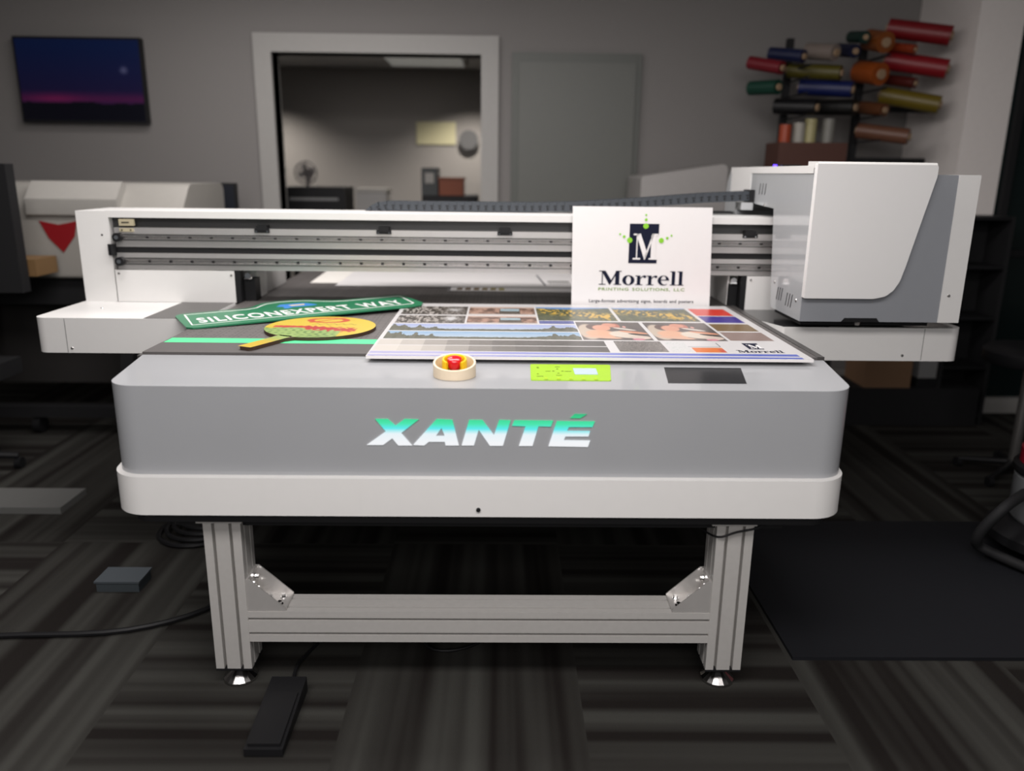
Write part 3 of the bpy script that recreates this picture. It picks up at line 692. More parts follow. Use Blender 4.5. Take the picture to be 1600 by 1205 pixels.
# serif lettering used by the logo
def serif(bm, ch_, x, z, h, fr, h0, h1):
    """bold serif glyph, height h = cap height; returns advance"""
    def R(a, b_, c, d): prism(bm, [(x+a*h, z+b_*h), (x+c*h, z+b_*h), (x+c*h, z+d*h), (x+a*h, z+d*h)], h0, h1, fr=fr)
    def PG(p, holes=()): prism(bm, [(x+a*h, z+b_*h) for a, b_ in p], h0, h1, fr=fr, holes=[[(x+a*h, z+b_*h) for a, b_ in q] for q in holes])
    if ch_ == 'M':
        R(0, 0, .36, .06); R(.15, .06, .205, .94); R(0, .94, .28, 1.0)
        PG([(.12, 1), (.34, 1), (.69, .27), (.60, .0), (.56, .0)]); PG([(.60, .0), (.57, .12), (.93, 1), (1.02, 1)])
        R(.87, .06, 1.09, .94); R(.78, 0, 1.20, .06); R(.90, .94, 1.20, 1.0)
        return 1.24
    if ch_ == 'l':
        R(.09, .05, .27, 1.0); R(0, 0, .36, .05); PG([(0, 1.0), (0, .95), (.09, .93), (.09, 1.0)])
        return .39
    if ch_ == 'r':
        R(.09, .05, .27, .68); R(0, 0, .39, .05); PG([(0, .68), (0, .63), (.09, .61), (.09, .68)])
        PG([(.27, .50), (.34, .62), (.44, .69), (.53, .69), (.58, .64), (.58, .56), (.52, .50), (.45, .52), (.42, .59), (.36, .56), (.27, .42)])
        return .60
    if ch_ == 'o':
        PG(circ(.34, .34, .33, .36, 28), [circ(.34, .34, .13, .30, 24)]); return .71
    if ch_ == 'e':
        pts_ = [(.31+.31*math.cos(a), .34+.36*math.sin(a)) for a in [math.radians(d) for d in range(0, 330, 15)]]
        PG(pts_ + [(.50, .10), (.40, .045), (.32, .06), (.25, .12), (.20, .22), (.19, .34)], [[(.18, .40), (.20, .53), (.25, .63), (.32, .655), (.39, .62), (.43, .52), (.44, .40)]])
        return .66
    return .3
def word(bm, x0, z, h, fr, h0, h1, width):
    tot = 1.24+.71+.60+.60+.66+.39+.37; sc_ = width/(tot*h)
    frs = lambda a, b_, hh: fr(x0+(a-x0)*sc_, b_, hh)
    x = x0
    for c in 'Morrell': x += serif(bm, c, x, z, h, frs, h0, h1)*h
def brand(bm_n, bm_w, bm_g, fr, x0, x1, z0, z1, h, dots=True):
    """navy block with white M, navy word below; in the box x0..x1, z0..z1"""
    W, Hh = x1-x0, z1-z0
    U = lambda a: x0+a*W; V = lambda b_: z0+b_*Hh
    word(bm_n, U(0), V(0), Hh*.232, fr, h, h+.0006, W)
    prism(bm_n, [(U(.335), V(.36)), (U(.665), V(.36)), (U(.665), V(.423)), (U(.60), V(.43)), (U(.60), V(.80)), (U(.675), V(.83)), (U(.675), V(1)), (U(.335), V(1))], h, h+.0006, fr=fr)
    frm = lambda a, b_, hh: fr(U(.385)+(a-U(.385))*(.285*W)/(1.2*.42*Hh), b_, hh)
    serif(bm_w, 'M', U(.385), V(.42), .42*Hh, frm, h+.0006, h+.0011)
fz_ = lambda a, b_, hh: (a, b_, hh)
bn, bw, bg = NB(), NB(), NB()
brand(bn, bw, bg, fz_, .727, .868, 2.352, 2.488, ZB+.0124)
obj('brand_mark', bn, INK, SB); obj('brand_initial', bw, PAPER, SB)

# standing logo board
LB = thing('logo_board', 'white board with navy and green printing company logo leaning upright on the gantry', 'sign', (.58, 3.255, ZB))
LT = math.radians(1.6)
def fl(a, b_, hh): return (a, 3.247+(b_-ZB)*math.tan(LT)-hh, b_)       # hh = height above the front face
b = prism(NB(), [(.292, ZB+.001), (.864, ZB+.001), (.850, 1.334), (.287, 1.334)], 0, -.006, fr=fl)
obj('foam_panel', b, PAPER, LB)
bn, bw, bg = NB(), NB(), NB()
brand(bn, bw, bg, fl, .402, .752, 1.021, 1.268, .0004)
for x, z, r in ((.583, 1.303, .004), (.584, 1.284, .0058), (.5845, 1.259, .011), (.481, 1.226, .004), (.498, 1.216, .0058), (.521, 1.202, .011), (.6495, 1.202, .0105), (.673, 1.212, .0055), (.690, 1.222, .004)):
    prism(bg, circ(x, z, r, n=20), .001, .0015, fr=fl)
obj('logo_lettering', bn, INK, LB); obj('logo_initial', bw, PAPER, LB); obj('logo_dot', bg, LIME, LB)
b = text(NB(), 'PRINTING SOLUTIONS, LLC', .401, .756, .9975, 1.0095, fl, .0003, .0008, bold=.014, space=1.15); obj('logo_subtitle', b, OLIVE, LB)
b = text(NB(), 'Large-format advertising signs, boards and posters', .364, .796, .949, .9615, fl, .0003, .0008, bold=.012, space=1.05); obj('logo_tagline', b, INK, LB)

# street sign
o_, uu, vv = Vector((-1.09, 2.72)), Vector((.866, .5)), Vector((-.5, .866))
def fs(a, b_, hh):
    q = o_+uu*a+vv*b_; return (q.x, q.y, ZB+.001+.0145*max(0, a)/.9+hh)
STG = mat('sign_green', (.018, .165, .075), .35, var=.05)
SS = thing('street_sign', 'green street name sign with a raised arch lying slanted on the bed', 'sign', (-.75, 3.05, ZB))
so = [(.0, .225), (.0, -.015), (.018, -.036), (.04, -.040), (.85, -.030), (.885, -.015), (.912, .03), (.917, .22), (.905, .262), (.885, .268), (.66, .262), (.62, .275), (.575, .305), (.53, .345), (.47, .368), (.41, .372), (.35, .352), (.315, .315), (.285, .275), (.26, .264), (.04, .268), (.012, .255)]
b = prism(NB(), so, 0, .005, fr=fs); obj('sign_plate', b, STG, SS)
inn = [(.030, .20), (.022, .012), (.86, .022), (.878, .04), (.898, .225), (.885, .238), (.655, .236), (.61, .25), (.565, .282), (.52, .322), (.465, .345), (.41, .348), (.36, .330), (.33, .298), (.30, .255), (.265, .238), (.032, .240)]
cen = Vector((sum(p[0] for p in inn)/len(inn), sum(p[1] for p in inn)/len(inn)))
def shrink(pl, d):
    out = []; n = len(pl)
    for i in range(n):
        p0, p, p1 = Vector(pl[i-1]), Vector(pl[i]), Vector(pl[(i+1) % n])
        n0 = (p-p0).normalized(); n1 = (p1-p).normalized(); nn = Vector((-(n0.y+n1.y), n0.x+n1.x)); nn.normalize()
        out.append(tuple(p+nn*d))
    return out
b = prism(NB(), inn, .005, .0056, holes=[shrink(inn, .007)], fr=fs); obj('sign_border', b, PAPER, SS)
b = text(NB(), 'SILICONEXPERT WAY', .055, .842, .045, .140, fs, .005, .0057, bold=.018, space=1.12); obj('sign_lettering', b, PAPER, SS)
b = NB()
prism(b, [(.40, .275), (.475, .275), (.50, .262), (.515, .235), (.53, .205), (.51, .195), (.43, .198), (.405, .178), (.39, .185), (.40, .22), (.375, .235)], .005, .0056, fr=fs)
obj('sign_emblem', b, mat('emblem_blue', (.05, .22, .6), .4), SS)
b = prism(NB(), [(.425, .245), (.49, .245), (.482, .222), (.432, .222)], .0056, .0060, fr=fs); obj('emblem_bar', b, mat('emblem_sand', (.75, .55, .25), .4), SS)

# hand fan / paddle
PD = thing('paddle_fan', 'round yellow paddle sign with a short handle and red and green artwork', 'paddle', (-.62, 2.70, ZB))
pc = Vector((-.622, 2.715)); hd = (Vector((-.777, 2.385))-pc).normalized(); hp = Vector((-hd.y, hd.x)); PRr = .188
dh = (Vector((-.777, 2.385))-pc).length
a_h = math.atan2(hd.y, hd.x); pts_ = []
for i in range(61):
    a = a_h+math.radians(12)+(2*PI-math.radians(24))*i/60; pts_.append((pc.x+PRr*math.cos(a), pc.y+PRr*math.sin(a)*1.02))
for q, s in ((PRr+.03, -1), (dh-.01, -1), (dh+.01, -.6), (dh+.01, .6), (dh-.01, 1), (PRr+.03, 1)):
    pt = pc+hd*q+hp*(.026*s); pts_.append((pt.x, pt.y))
b = prism(NB(), pts_, ZB+.001, ZB+.0115); obj('paddle_core', b, mat('burnt_wood_edge', (.05, .022, .01), .7), PD)
# painted face: polar grid for the disc, strip for the handle
nr, na = 60, 240
rr_, aa_ = np.meshgrid(np.linspace(0.001, PRr-.0005, nr), np.linspace(0, 2*PI, na)); px_ = pc.x+rr_*np.cos(aa_); py_ = pc.y+rr_*np.sin(aa_)*1.02
def paddle_col(x, y):
    # local art frame: u across the view, v away from it
    u = (x-pc.x)/PRr; v = (y-pc.y)/PRr; rg = np.random.RandomState(8); sh = x.shape
    def nz(f, sd): 
        r_ = np.random.RandomState(sd); t = 0
        for _ in range(5):
            a, b_, c, d = r_.rand(4); t = t+np.sin(u*f*(a-.5)*4+b_*6)*np.sin(v*f*(c-.3)*4+d*6)
        return t/2.2
    c = np.ones(sh+(3,))*rgb(246, 214, 62); n1 = nz(14, 2); n2 = nz(26, 3)
    gm = (v < -.15+.12*n1-.5*np.clip(u-.1, 0, 1)).astype(float)*(u < .45); c = mixc(c, mixc(rgb(176, 206, 116), rgb(92, 132, 58), np.clip(n2*.8+.1, 0, 1)), gm)
    c = mixc(c, rgb(222, 70, 52), ((np.abs(v+.02+.16*(u+.8)*.3) < .09+.03*n2) & (u < -.15) & (u > -.85)).astype(float))
    c = mixc(c, rgb(210, 52, 44), ((np.abs(v+.18+.2*u) < .16+.12*n2) & (u > -.25) & (u < .7) & (v > -.75)).astype(float))
    e = np.sqrt(((u-.02)/.34)**2+((v-.62)/.22)**2); c = mixc(c, rgb(226, 84, 40), ((np.abs(e-1) < .2)).astype(float))
    c = mixc(c, rgb(226, 84, 40), ((np.abs(v-.62-(u+.02)*.9) < .035) & (np.abs(u) < .3)).astype(float))
    c = mixc(c, rgb(140, 120, 30), ((np.abs(v-.22-.05*np.sin(u*40)) < .022) & (u > -.2) & (u < .62)).astype(float)*.7)
    return c
painted('painted_face', np.stack([px_, py_, np.full_like(px_, ZB+.0118)], -1), paddle_col(px_, py_), PRINT, PD)
t_, s_ = np.meshgrid(np.linspace(PRr-.01, dh+.009, 30), np.linspace(-1, 1, 12)); hx = pc.x+hd.x*t_+hp.x*.025*s_; hy = pc.y+hd.y*t_+hp.y*.025*s_
tt = (t_-PRr)/(dh-PRr); cc = mixc(np.ones(t_.shape+(3,))*rgb(176, 206, 116), rgb(246, 206, 60), np.clip(tt*2.2-.3+.3*np.sin(t_*180+s_*3), 0, 1))
painted('painted_handle', np.stack([hx, hy, np.full_like(hx, ZB+.0118)], -1), cc, PRINT, PD)

# sheets at the back of the bed
s1 = obj('paper_sheet', ngon_prism(NB(), [(-.935, 3.90), (-.40, 3.905), (-.40, 4.42), (-.955, 4.41)], ZB+.0005, ZB+.0018), mat('cream_paper', (.80, .77, .72), .6), loc=(-.66, 4.15, ZB))
tag(s1, 'plain off-white sheet at the far left of the bed behind the gantry', 'paper')
SH = thing('proof_sheet', 'wide white sheet with two small striped photos at its right end, behind the gantry', 'paper', (0, 4.1, ZB))
obj('sheet', ngon_prism(NB(), [(-.79, 3.79), (.62, 3.80), (.60, 4.45), (-.80, 4.43)], ZB+.003, ZB+.0045), PAPER, SH)
b = NB(); prism(b, [(.213, 3.86), (.221, 3.86), (.195, 4.26), (.187, 4.26)], ZB+.0045, ZB+.0048); obj('printed_line', b, INK, SH)
b = NB()
for x0, x1, y0, y1 in ((.236, .345, 3.985, 4.03), (.238, .347, 3.925, 3.945), (.36, .465, 4.015, 4.035), (.36, .47, 3.91, 3.95)): box(b, x0, x1, y0, y1, ZB+.0045, ZB+.0048)
obj('printed_photo', b, mat('grey_print', (.13, .13, .12), .5), SH)
SW = thing('swatch_card', 'narrow white card with six brown to olive squares in front of the white sheets', 'card', (.05, 3.72, ZB))
obj('card', ngon_prism(NB(), [(-.245, 3.675), (.345, 3.66), (.335, 3.787), (-.245, 3.787)], ZB+.0008, ZB+.0025), PAPER, SW)
for i, c in enumerate(((120, 104, 88), (124, 106, 86), (132, 112, 86), (138, 122, 90), (146, 134, 86), (160, 152, 84))):
    obj('colour_square', bx(-.206+i*.0395, -.181+i*.0395, 3.690, 3.775, ZB+.0025, ZB+.0028), mat('swatch_%d' % c[0], c, .5), SW)
obj('card_edge', bx(-.243, -.237, 3.675, 3.785, ZB+.0025, ZB+.003), INK, SW)

# ------------------------------------------------------------------ background things
def pbox(x0, y0, x1, y1, Y, depth, z0=None):
    A = at(x0, y0, Y); B = at(x1, y1, Y); xa, xb = min(A.x, B.x), max(A.x, B.x)
    return [xa, xb, Y, Y+depth, B.z if z0 is None else z0, A.z]
# television
TX0, TX1, TZ0, TZ1 = at(36, 120, WY).x, at(231, 120, WY).x, at(140, 193, WY).z, at(120, 60, WY).z
TV = thing('television', 'wall mounted flat television showing a blue night sky over a pink sunset', 'television', ((TX0+TX1)/2, WY-.05, TZ0))
obj('screen_housing', bbx(.006, TX0, TX1, WY-.07, WY-.02, TZ0, TZ1), BLACK, TV)
obj('wall_mount', bx((TX0+TX1)/2-.12, (TX0+TX1)/2+.12, WY-.02, WY, (TZ0+TZ1)/2-.12, (TZ0+TZ1)/2+.12), BLACKM, TV)
n1, n2 = 120, 80; uX, vZ = np.meshgrid(np.linspace(0, 1, n1), np.linspace(0, 1, n2))
hz = .20+.05*vnoise(n1, n2, 9, 1, 3); c = mixc(rgb(34, 26, 66), rgb(18, 34, 78), np.clip((vZ-.3)*1.6, 0, 1))
c = mixc(c, rgb(128, 34, 88), np.clip(1-np.abs(vZ-.27)/.11, 0, 1)*(.55+.45*np.exp(-((uX-.27)/.2)**2))); c = np.where((vZ < hz)[..., None], rgb(14, 14, 26), c)
c = mixc(c, rgb(90, 92, 128), np.clip(1.3-np.sqrt(((uX-.86)/.035)**2+((vZ-.63)/.05)**2), 0, 1))
painted('lit_picture', np.stack([TX0+.012+uX*(TX1-TX0-.024), np.full_like(uX, WY-.0705), TZ0+.014+vZ*(TZ1-TZ0-.028)], -1), c, SCREEN, TV)

# plotter on the left
PLW = mat('plotter_beige', (.31, .295, .27), .45)
PLT = thing('wide_plotter', 'cream wide format plotter on black legs with a red emblem, left of the printer', 'printer', (-2.6, 4.4, 0))
A = pbox(30, 285, 292, 330, 4.3, .55); zt_ = A[5]
z_low = at(100, 470, 4.3).z
b = ngon_prism(NB(), rounded([(4.3, z_low+.12), (4.3, zt_-.13), (4.42, zt_), (4.95, zt_), (4.95, z_low+.12)], [.02, .05, .08, .05, .02], 6), A[0]-.5, A[1]-.02, 'x')
obj('plotter_body', b, PLW, PLT, smooth=True)
b = ngon_prism(NB(), rounded([(4.27, zt_-.17), (4.27, zt_-.08), (4.36, zt_+.01), (4.40, zt_-.0), (4.31, zt_-.16)], .01, 4), A[0]+.03, A[1]-.35, 'x')
obj('plotter_lid', b, mat('plotter_white', (.36, .345, .32), .4), PLT, smooth=True)
R1 = at(60, 345, 4.29); R2 = at(125, 395, 4.29)
b = prism(NB(), [(R1.x, R1.z), ((R1.x+R2.x)/2, R1.z-.02), (R2.x, R1.z), (R2.x-.02, R1.z-.08), ((R1.x+R2.x)/2+.01, R2.z), (R1.x+.04, R1.z-.09)], 4.293, 4.30, 'y')
obj('emblem', b, mat('emblem_red', (.24, .008, .012), .4), PLT, label='red emblem')
b = NB(); box(b, A[0]-.4, A[1]-.1, 4.36, 4.75, z_low-.03, z_low+.12); obj('lower_unit', b, BLACKM, PLT)
obj('basket_backdrop', bx(A[0]-.45, A[1]-.12, 4.62, 4.66, .22, z_low-.03), mat('backdrop_fabric', (.018, .016, .015), .9), PLT)  # dark cloth added to cover the lit wall under the plotter
for xx in (A[0]+.38, A[0]-.45):
    b = NB(); prism(b, [(4.45, z_low), (4.60, z_low), (4.42, .09), (4.30, .09)], xx, xx+.07, 'x'); lg = obj('stand_leg', b, BLACKM, PLT)
b = NB(); box(b, A[0]-.6, A[0]+.55, 4.30, 4.38, .10, .16); obj('stand_bar', b, BLACKM, PLT)
for xx in (A[0]-.1, A[0]+.45):
    obj('caster', tube(NB(), (xx-.02, 4.34, .05), (xx+.02, 4.34, .05), .05, n=20), BLACK, PLT, smooth=True)
txr = at(112, 780, Z=.03).x
b = NB(); box(b, txr-.75, txr, 3.22, 3.44, 0, .03); bm_bevel(b, .01)
pr_ = obj('paper_tray', b, mat('tray_grey', (.11, .11, .105), .7), loc=(txr-.3, 3.33, 0)); tag(pr_, 'flat light grey tray on the carpet in front of the plotter legs', 'tray')
Q = pbox(0, 405, 58, 432, 4.05, .2); b = bbx(.008, Q[0]-.1, Q[1], 4.05, 4.25, Q[4], Q[5]); yb = obj('front_tray', b, mat('ochre_wood', (.16, .09, .035), .6), PLT, label='ochre front edge tray')
Q = pbox(-40, 255, 16, 400, 3.9, .1)
ch2 = thing('office_chair', 'black high-backed office chair cut off at the left edge of the photo', 'chair', (Q[1]-.27, 3.75, 0))
cxx = Q[1]-.27
obj('backrest', bbx(.03, cxx-.25, Q[1], 3.96, 4.03, Q[5]-.62, Q[5]), BLACKM, ch2, smooth=True)
obj('seat', bbx(.03, cxx-.27, cxx+.23, 3.45, 3.93, .46, .54), BLACKM, ch2, smooth=True)
obj('back_support', bx(cxx-.04, cxx+.04, 3.93, 3.96, .47, Q[5]-.3), BLACK, ch2)
obj('gas_post', tube(NB(), (cxx, 3.7, .09), (cxx, 3.7, .46), .03), BLACK, ch2, smooth=True)
for i in range(5):
    a = i*2*PI/5+.3; q = (cxx+.25*math.cos(a), 3.7+.25*math.sin(a))
    obj('leg', tube(NB(), (cxx, 3.7, .10), (q[0], q[1], .065), .022, .015), BLACK, ch2, smooth=True); obj('caster', tube(NB(), (q[0]-.015, q[1], .028), (q[0]+.015, q[1], .028), .028, n=16), BLACK, ch2, smooth=True)

def desk(name, label, x0, x1, y0, y1, zt, m_=None, group=None):
    t = thing(name, label, 'table', ((x0+x1)/2, (y0+y1)/2, 0), group)
    m_ = m_ or mat('desk_grey', (.12, .115, .11), .5)
    obj('tabletop', bbx(.004, x0, x1, y0, y1, zt-.03, zt), m_, t)
    for xx in (x0+.02, x1-.06):
        for yy in (y0+.02, y1-.06): obj('leg', bx(xx, xx+.04, yy, yy+.04, 0, zt-.03), BLACKM, t)
    return t
def monitor(label, x0, x1, y, z0, z1, zbase, m_=None, group=None):
    t = thing('computer_monitor', label, 'monitor', ((x0+x1)/2, y+.05, zbase), group)
    obj('screen_housing', bbx(.006, x0, x1, y, y+.04, z0, z1), BLACK, t)
    obj('screen_glass', bx(x0+.015, x1-.015, y-.001, y, z0+.02, z1-.015), m_ or mat('screen_off', (.02, .022, .028), .12), t)
    xm = (x0+x1)/2; obj('stand', bx(xm-.03, xm+.03, y+.04, y+.07, zbase+.01, z0+.15), BLACK, t); obj('stand_base', bbx(.003, xm-.12, xm+.12, y-.05, y+.13, zbase, zbase+.01), BLACK, t)
    return t
Q = pbox(270, 285, 372, 345, 5.15, .1)
desk('work_table', 'dark grey work table against the back wall below the monitor', Q[0]-.3, Q[1]+.05, 4.98, 5.5, .95)
monitor('dark computer monitor on the table to the left of the wide opening', Q[0], Q[1], 5.15, Q[5]-.33, Q[5], .95)
# inner room
Q = pbox(442, 292, 540, 345, 6.4, .4)
desk('office_desk', 'grey office desk seen through the wide opening', Q[0]-.1, Q[1]+.55, 6.3, 6.95, 1.0)
lp = thing('laser_printer', 'black desktop printer on the desk, seen through the left of the opening', 'printer', ((Q[0]+Q[1])/2, 6.6, 1.0))
obj('printer_body', bbx(.02, Q[0], Q[1], 6.4, 6.8, 1.0, Q[5]), BLACK, lp); obj('paper_slot', bx(Q[0]+.05, Q[1]-.05, 6.395, 6.4, Q[5]-.1, Q[5]-.08), mat('slot_grey', (.2, .2, .2), .5), lp)
Q2 = pbox(556, 300, 604, 345, 6.6, .3); cb_ = thing('white_document_box', 'pale grey document box on the desk beside the black desktop printer', 'box', ((Q2[0]+Q2[1])/2, 6.7, 1.0))
obj('box_body', bbx(.01, Q2[0], Q2[1], 6.6, 6.9, 1.0, Q2[5]), mat('box_grey', (.3, .29, .28), .6), cb_); obj('box_lid', bbx(.004, Q2[0]-.01, Q2[1]+.01, 6.59, 6.91, Q2[5], Q2[5]+.03), PLW, cb_)
Q = pbox(462, 252, 498, 288, 6.9, .1); ft = thing('desk_fan', 'small grey desk fan behind the black desktop printer', 'fan', ((Q[0]+Q[1])/2, 6.9, 1.0))
cxf, czf, rf = (Q[0]+Q[1])/2, (Q[4]+Q[5])/2, (Q[1]-Q[0])/2
b = NB()
for rr in (rf, rf*.66, rf*.33):
    n = 24
    path_tube(b, [(cxf+rr*math.cos(2*PI*i/n), 6.85, czf+rr*math.sin(2*PI*i/n)) for i in range(n+1)], .006, 6)
for i in range(12): tube(b, (cxf, 6.85, czf), (cxf+rf*math.cos(i*PI/6), 6.85, czf+rf*math.sin(i*PI/6)), .003, n=5)
FG = mat('fan_grey', (.12, .11, .11), .5); obj('fan_cage', b, FG, ft)
b = NB()
for i in range(4):
    a = i*PI/2+.3; prism(b, [(cxf+.01*math.cos(a), czf+.01*math.sin(a)), (cxf+rf*.85*math.cos(a-.35), czf+rf*.85*math.sin(a-.35)), (cxf+rf*.85*math.cos(a+.35), czf+rf*.85*math.sin(a+.35))], 6.87, 6.875, 'y')
obj('fan_blade', b, FG, ft); b = NB(); tube(b, (cxf, 6.9, 1.01), (cxf, 6.9, czf-.02), .015); tube(b, (cxf, 6.9, 1.0), (cxf, 6.9, 1.015), .08, n=24); tube(b, (cxf, 6.87, czf), (cxf, 6.95, czf), .04); obj('fan_stand', b, FG, ft)
A1, A2 = at(650, 190, 7.97), at(712, 226, 7.97)
ps = obj('wall_notice', bx(A1.x, A2.x, 7.985, 8.0, A2.z, A1.z), mat('notice_yellow', (.62, .58, .36), .6), loc=((A1.x+A2.x)/2, 7.99, A2.z)); tag(ps, 'pale yellow notice on the inner wall at the right of the opening', 'notice')
Q = pbox(658, 268, 745, 345, 6.5, .5, 0)
cab = thing('filing_cabinet', 'dark filing cabinet holding an orange box, seen at the right of the opening', 'cabinet', ((Q[0]+Q[1])/2, 6.7, 0))
ctop = at(700, 306, 6.5).z; obj('cabinet_body', bbx(.006, Q[0], Q[1], 6.52, 7.0, .02, ctop), BLACKM, cab)
for i in range(3): dz_ = ctop/3; dr = obj('drawer', bbx(.004, Q[0]+.01, Q[1]-.01, 6.5, 6.52, .03+i*dz_, (i+1)*dz_-.01), BLACK, cab); obj('handle', bx(Q[0]+.15, Q[1]-.15, 6.48, 6.5, (i+.6)*dz_, (i+.65)*dz_), STEEL, dr)
Q3 = pbox(686, 277, 724, 305, 6.6, .2); ob = thing('storage_box', 'rust orange storage box on top of the filing cabinet', 'box', ((Q3[0]+Q3[1])/2, 6.7, ctop)); obj('box_body', bbx(.006, Q3[0], Q3[1], 6.6, 6.85, ctop, Q3[5]-.02), mat('rust_orange', (.22, .055, .02), .6), ob); obj('box_lid', bbx(.004, Q3[0]-.008, Q3[1]+.008, 6.592, 6.858, Q3[5]-.02, Q3[5]), mat('rust_lid', (.16, .04, .015), .6), ob)
Q4 = pbox(658, 262, 684, 305, 6.6, .2); bd_ = thing('ring_binder', 'dark grey ring binder standing to the left of the rust orange box', 'binder', ((Q4[0]+Q4[1])/2, 6.7, ctop)); obj('cover', bbx(.004, Q4[0], Q4[1], 6.6, 6.85, ctop, Q4[5]), mat('binder_grey', (.05, .055, .055), .6), bd_); obj('spine_label', bx(Q4[0]+.03, Q4[1]-.03, 6.598, 6.6, Q4[5]-.12, Q4[5]-.04), PLW, bd_)
Q5 = pbox(722, 205, 742, 232, 7.9, .1)
hc = obj('wall_clock', tube(NB(), ((Q5[0]+Q5[1])/2, 7.94, (Q5[4]+Q5[5])/2), ((Q5[0]+Q5[1])/2, 8.0, (Q5[4]+Q5[5])/2), (Q5[1]-Q5[0])*.75, n=32), mat('clock_dark', (.1, .1, .1), .4), loc=((Q5[0]+Q5[1])/2, 7.97, Q5[4])); tag(hc, 'dark round wall clock beside the yellow notice', 'clock')
lt_ = thing('ceiling_light', 'pale rectangular ceiling light in the room behind the opening', 'light', (at(665, 95, 7).x, 7.3, 2.40)); xx = at(665, 95, 7.3).x
zc_ = 2.40; b = NB(); box(b, xx-.35, xx+.35, 7.0, 7.6, zc_-.03, zc_); obj('light_frame', b, TRIMM, lt_); obj('diffuser', bx(xx-.32, xx+.32, 7.03, 7.57, zc_-.035, zc_-.03), mat('diffuser', (.7, .7, .68), .5, emit=(150, 150, 145), es=.35), lt_)

# white machine behind the cable chain
Q = pbox(1003, 262, 1132, 330, 4.95, .4)
cp_ = thing('office_copier', 'pale grey office copier in front of the back wall, behind the cable chain', 'copier', ((Q[0]+Q[1])/2, 5.15, 0))
CPY = mat('copier_grey', (.30, .285, .275), .5)
obj('copier_cabinet', bbx(.01, Q[0]+.01, Q[1]-.01, 4.97, 5.45, .0, 1.05), CPY, cp_)
b = ngon_prism(NB(), rounded([(Q[0], 1.12), (Q[1], 1.12), (Q[1], Q[5]+.03), (Q[0], Q[5]-.05)], [.01, .01, .03, .02], 4), 4.95, 5.47, 'y'); obj('copier_lid', b, CPY, cp_)
obj('copier_slot', bx(Q[0]+.03, Q[1]-.03, 4.99, 5.44, 1.05, 1.12), BLACKM, cp_)
for i in range(2): obj('paper_drawer', bbx(.004, Q[0]+.03, Q[1]-.03, 4.955, 4.97, .15+i*.4, .5+i*.4), PLW, cp_)

# vinyl roll rack
RK = thing('roll_rack', 'black metal rack holding many coloured vinyl rolls beside the white wall end', 'rack', (at(1330, 200, 5.2).x, 5.25, 0))
upx = [at(p, 200, 5.3).x for p in (1222, 1335, 1475)]
for ux in upx: obj('upright', bx(ux-.02, ux+.02, 5.28, 5.32, .03, at(1335, 62, 5.3).z), BLACKM, RK)
b = NB()
for zz in (.05, at(1335, 255, 5.3).z, at(1335, 175, 5.3).z): box(b, upx[0]-.02, upx[-1]+.02, 5.285, 5.315, zz, zz+.035)
obj('rack_rail', b, BLACKM, RK)
for ux in upx: obj('rack_foot', bx(ux-.025, ux+.025, 4.97, 5.45, 0, .03), BLACK, RK)
rolls = [  # px x0,y0 -> x1,y1 axis, px radius, colour, label
 (1172, 98, 1222, 106, 9, (150, 20, 40), 'short crimson vinyl roll, leftmost on the rack'),
 (1204, 84, 1256, 88, 9, (24, 36, 84), 'navy blue vinyl roll on the left arm of the rack, above the crimson one'),
 (1262, 80, 1306, 82, 11, (176, 160, 150), 'off-white vinyl roll at the top of the left half of the rack'),
 (1310, 78, 1336, 80, 9, (22, 30, 70), 'short dark blue vinyl roll right of the off-white one'),
 (1232, 110, 1314, 114, 10, (110, 100, 20), 'mustard vinyl roll in the left half of the rack'),
 (1173, 138, 1216, 136, 10, (10, 78, 60), 'dark green vinyl roll at the far left under the crimson one'),
 (1250, 136, 1332, 140, 11, (20, 38, 110), 'royal blue vinyl roll under the mustard one'),
 (1212, 166, 1276, 168, 11, (10, 10, 16), 'black vinyl roll at the lower left of the rack'),
 (1280, 168, 1336, 168, 11, (16, 15, 14), 'black vinyl roll in the lower middle of the rack'),
 (1388, 44, 1486, 56, 13, (170, 22, 34), 'long bright red vinyl roll at the very top right of the rack'),
 (1330, 58, 1352, 58, 8, (10, 60, 50), 'short green vinyl roll near the top of the rack, left of the orange ones'),
 (1358, 62, 1384, 66, 14, (176, 96, 36), 'short thick orange vinyl roll just left of the top red ones'),
 (1384, 72, 1430, 77, 6, (190, 70, 24), 'red-orange vinyl roll between the two long red ones'),
 (1384, 94, 1480, 108, 13, (186, 24, 40), 'long red vinyl roll, second red one from the top right'),
 (1342, 112, 1376, 116, 15, (200, 96, 26), 'short thick orange vinyl roll in the middle of the rack'),
 (1384, 124, 1430, 130, 7, (110, 30, 20), 'thin dark red vinyl roll above the long yellow one'),
 (1376, 148, 1468, 164, 12, (150, 128, 34), 'long yellow vinyl roll in the right half of the rack'),
 (1346, 168, 1382, 172, 9, (130, 76, 40), 'short brown vinyl roll left of the long yellow one'),
 (1340, 204, 1420, 214, 11, (150, 100, 76), 'long tan roll at the lowest right arm of the rack'),
]
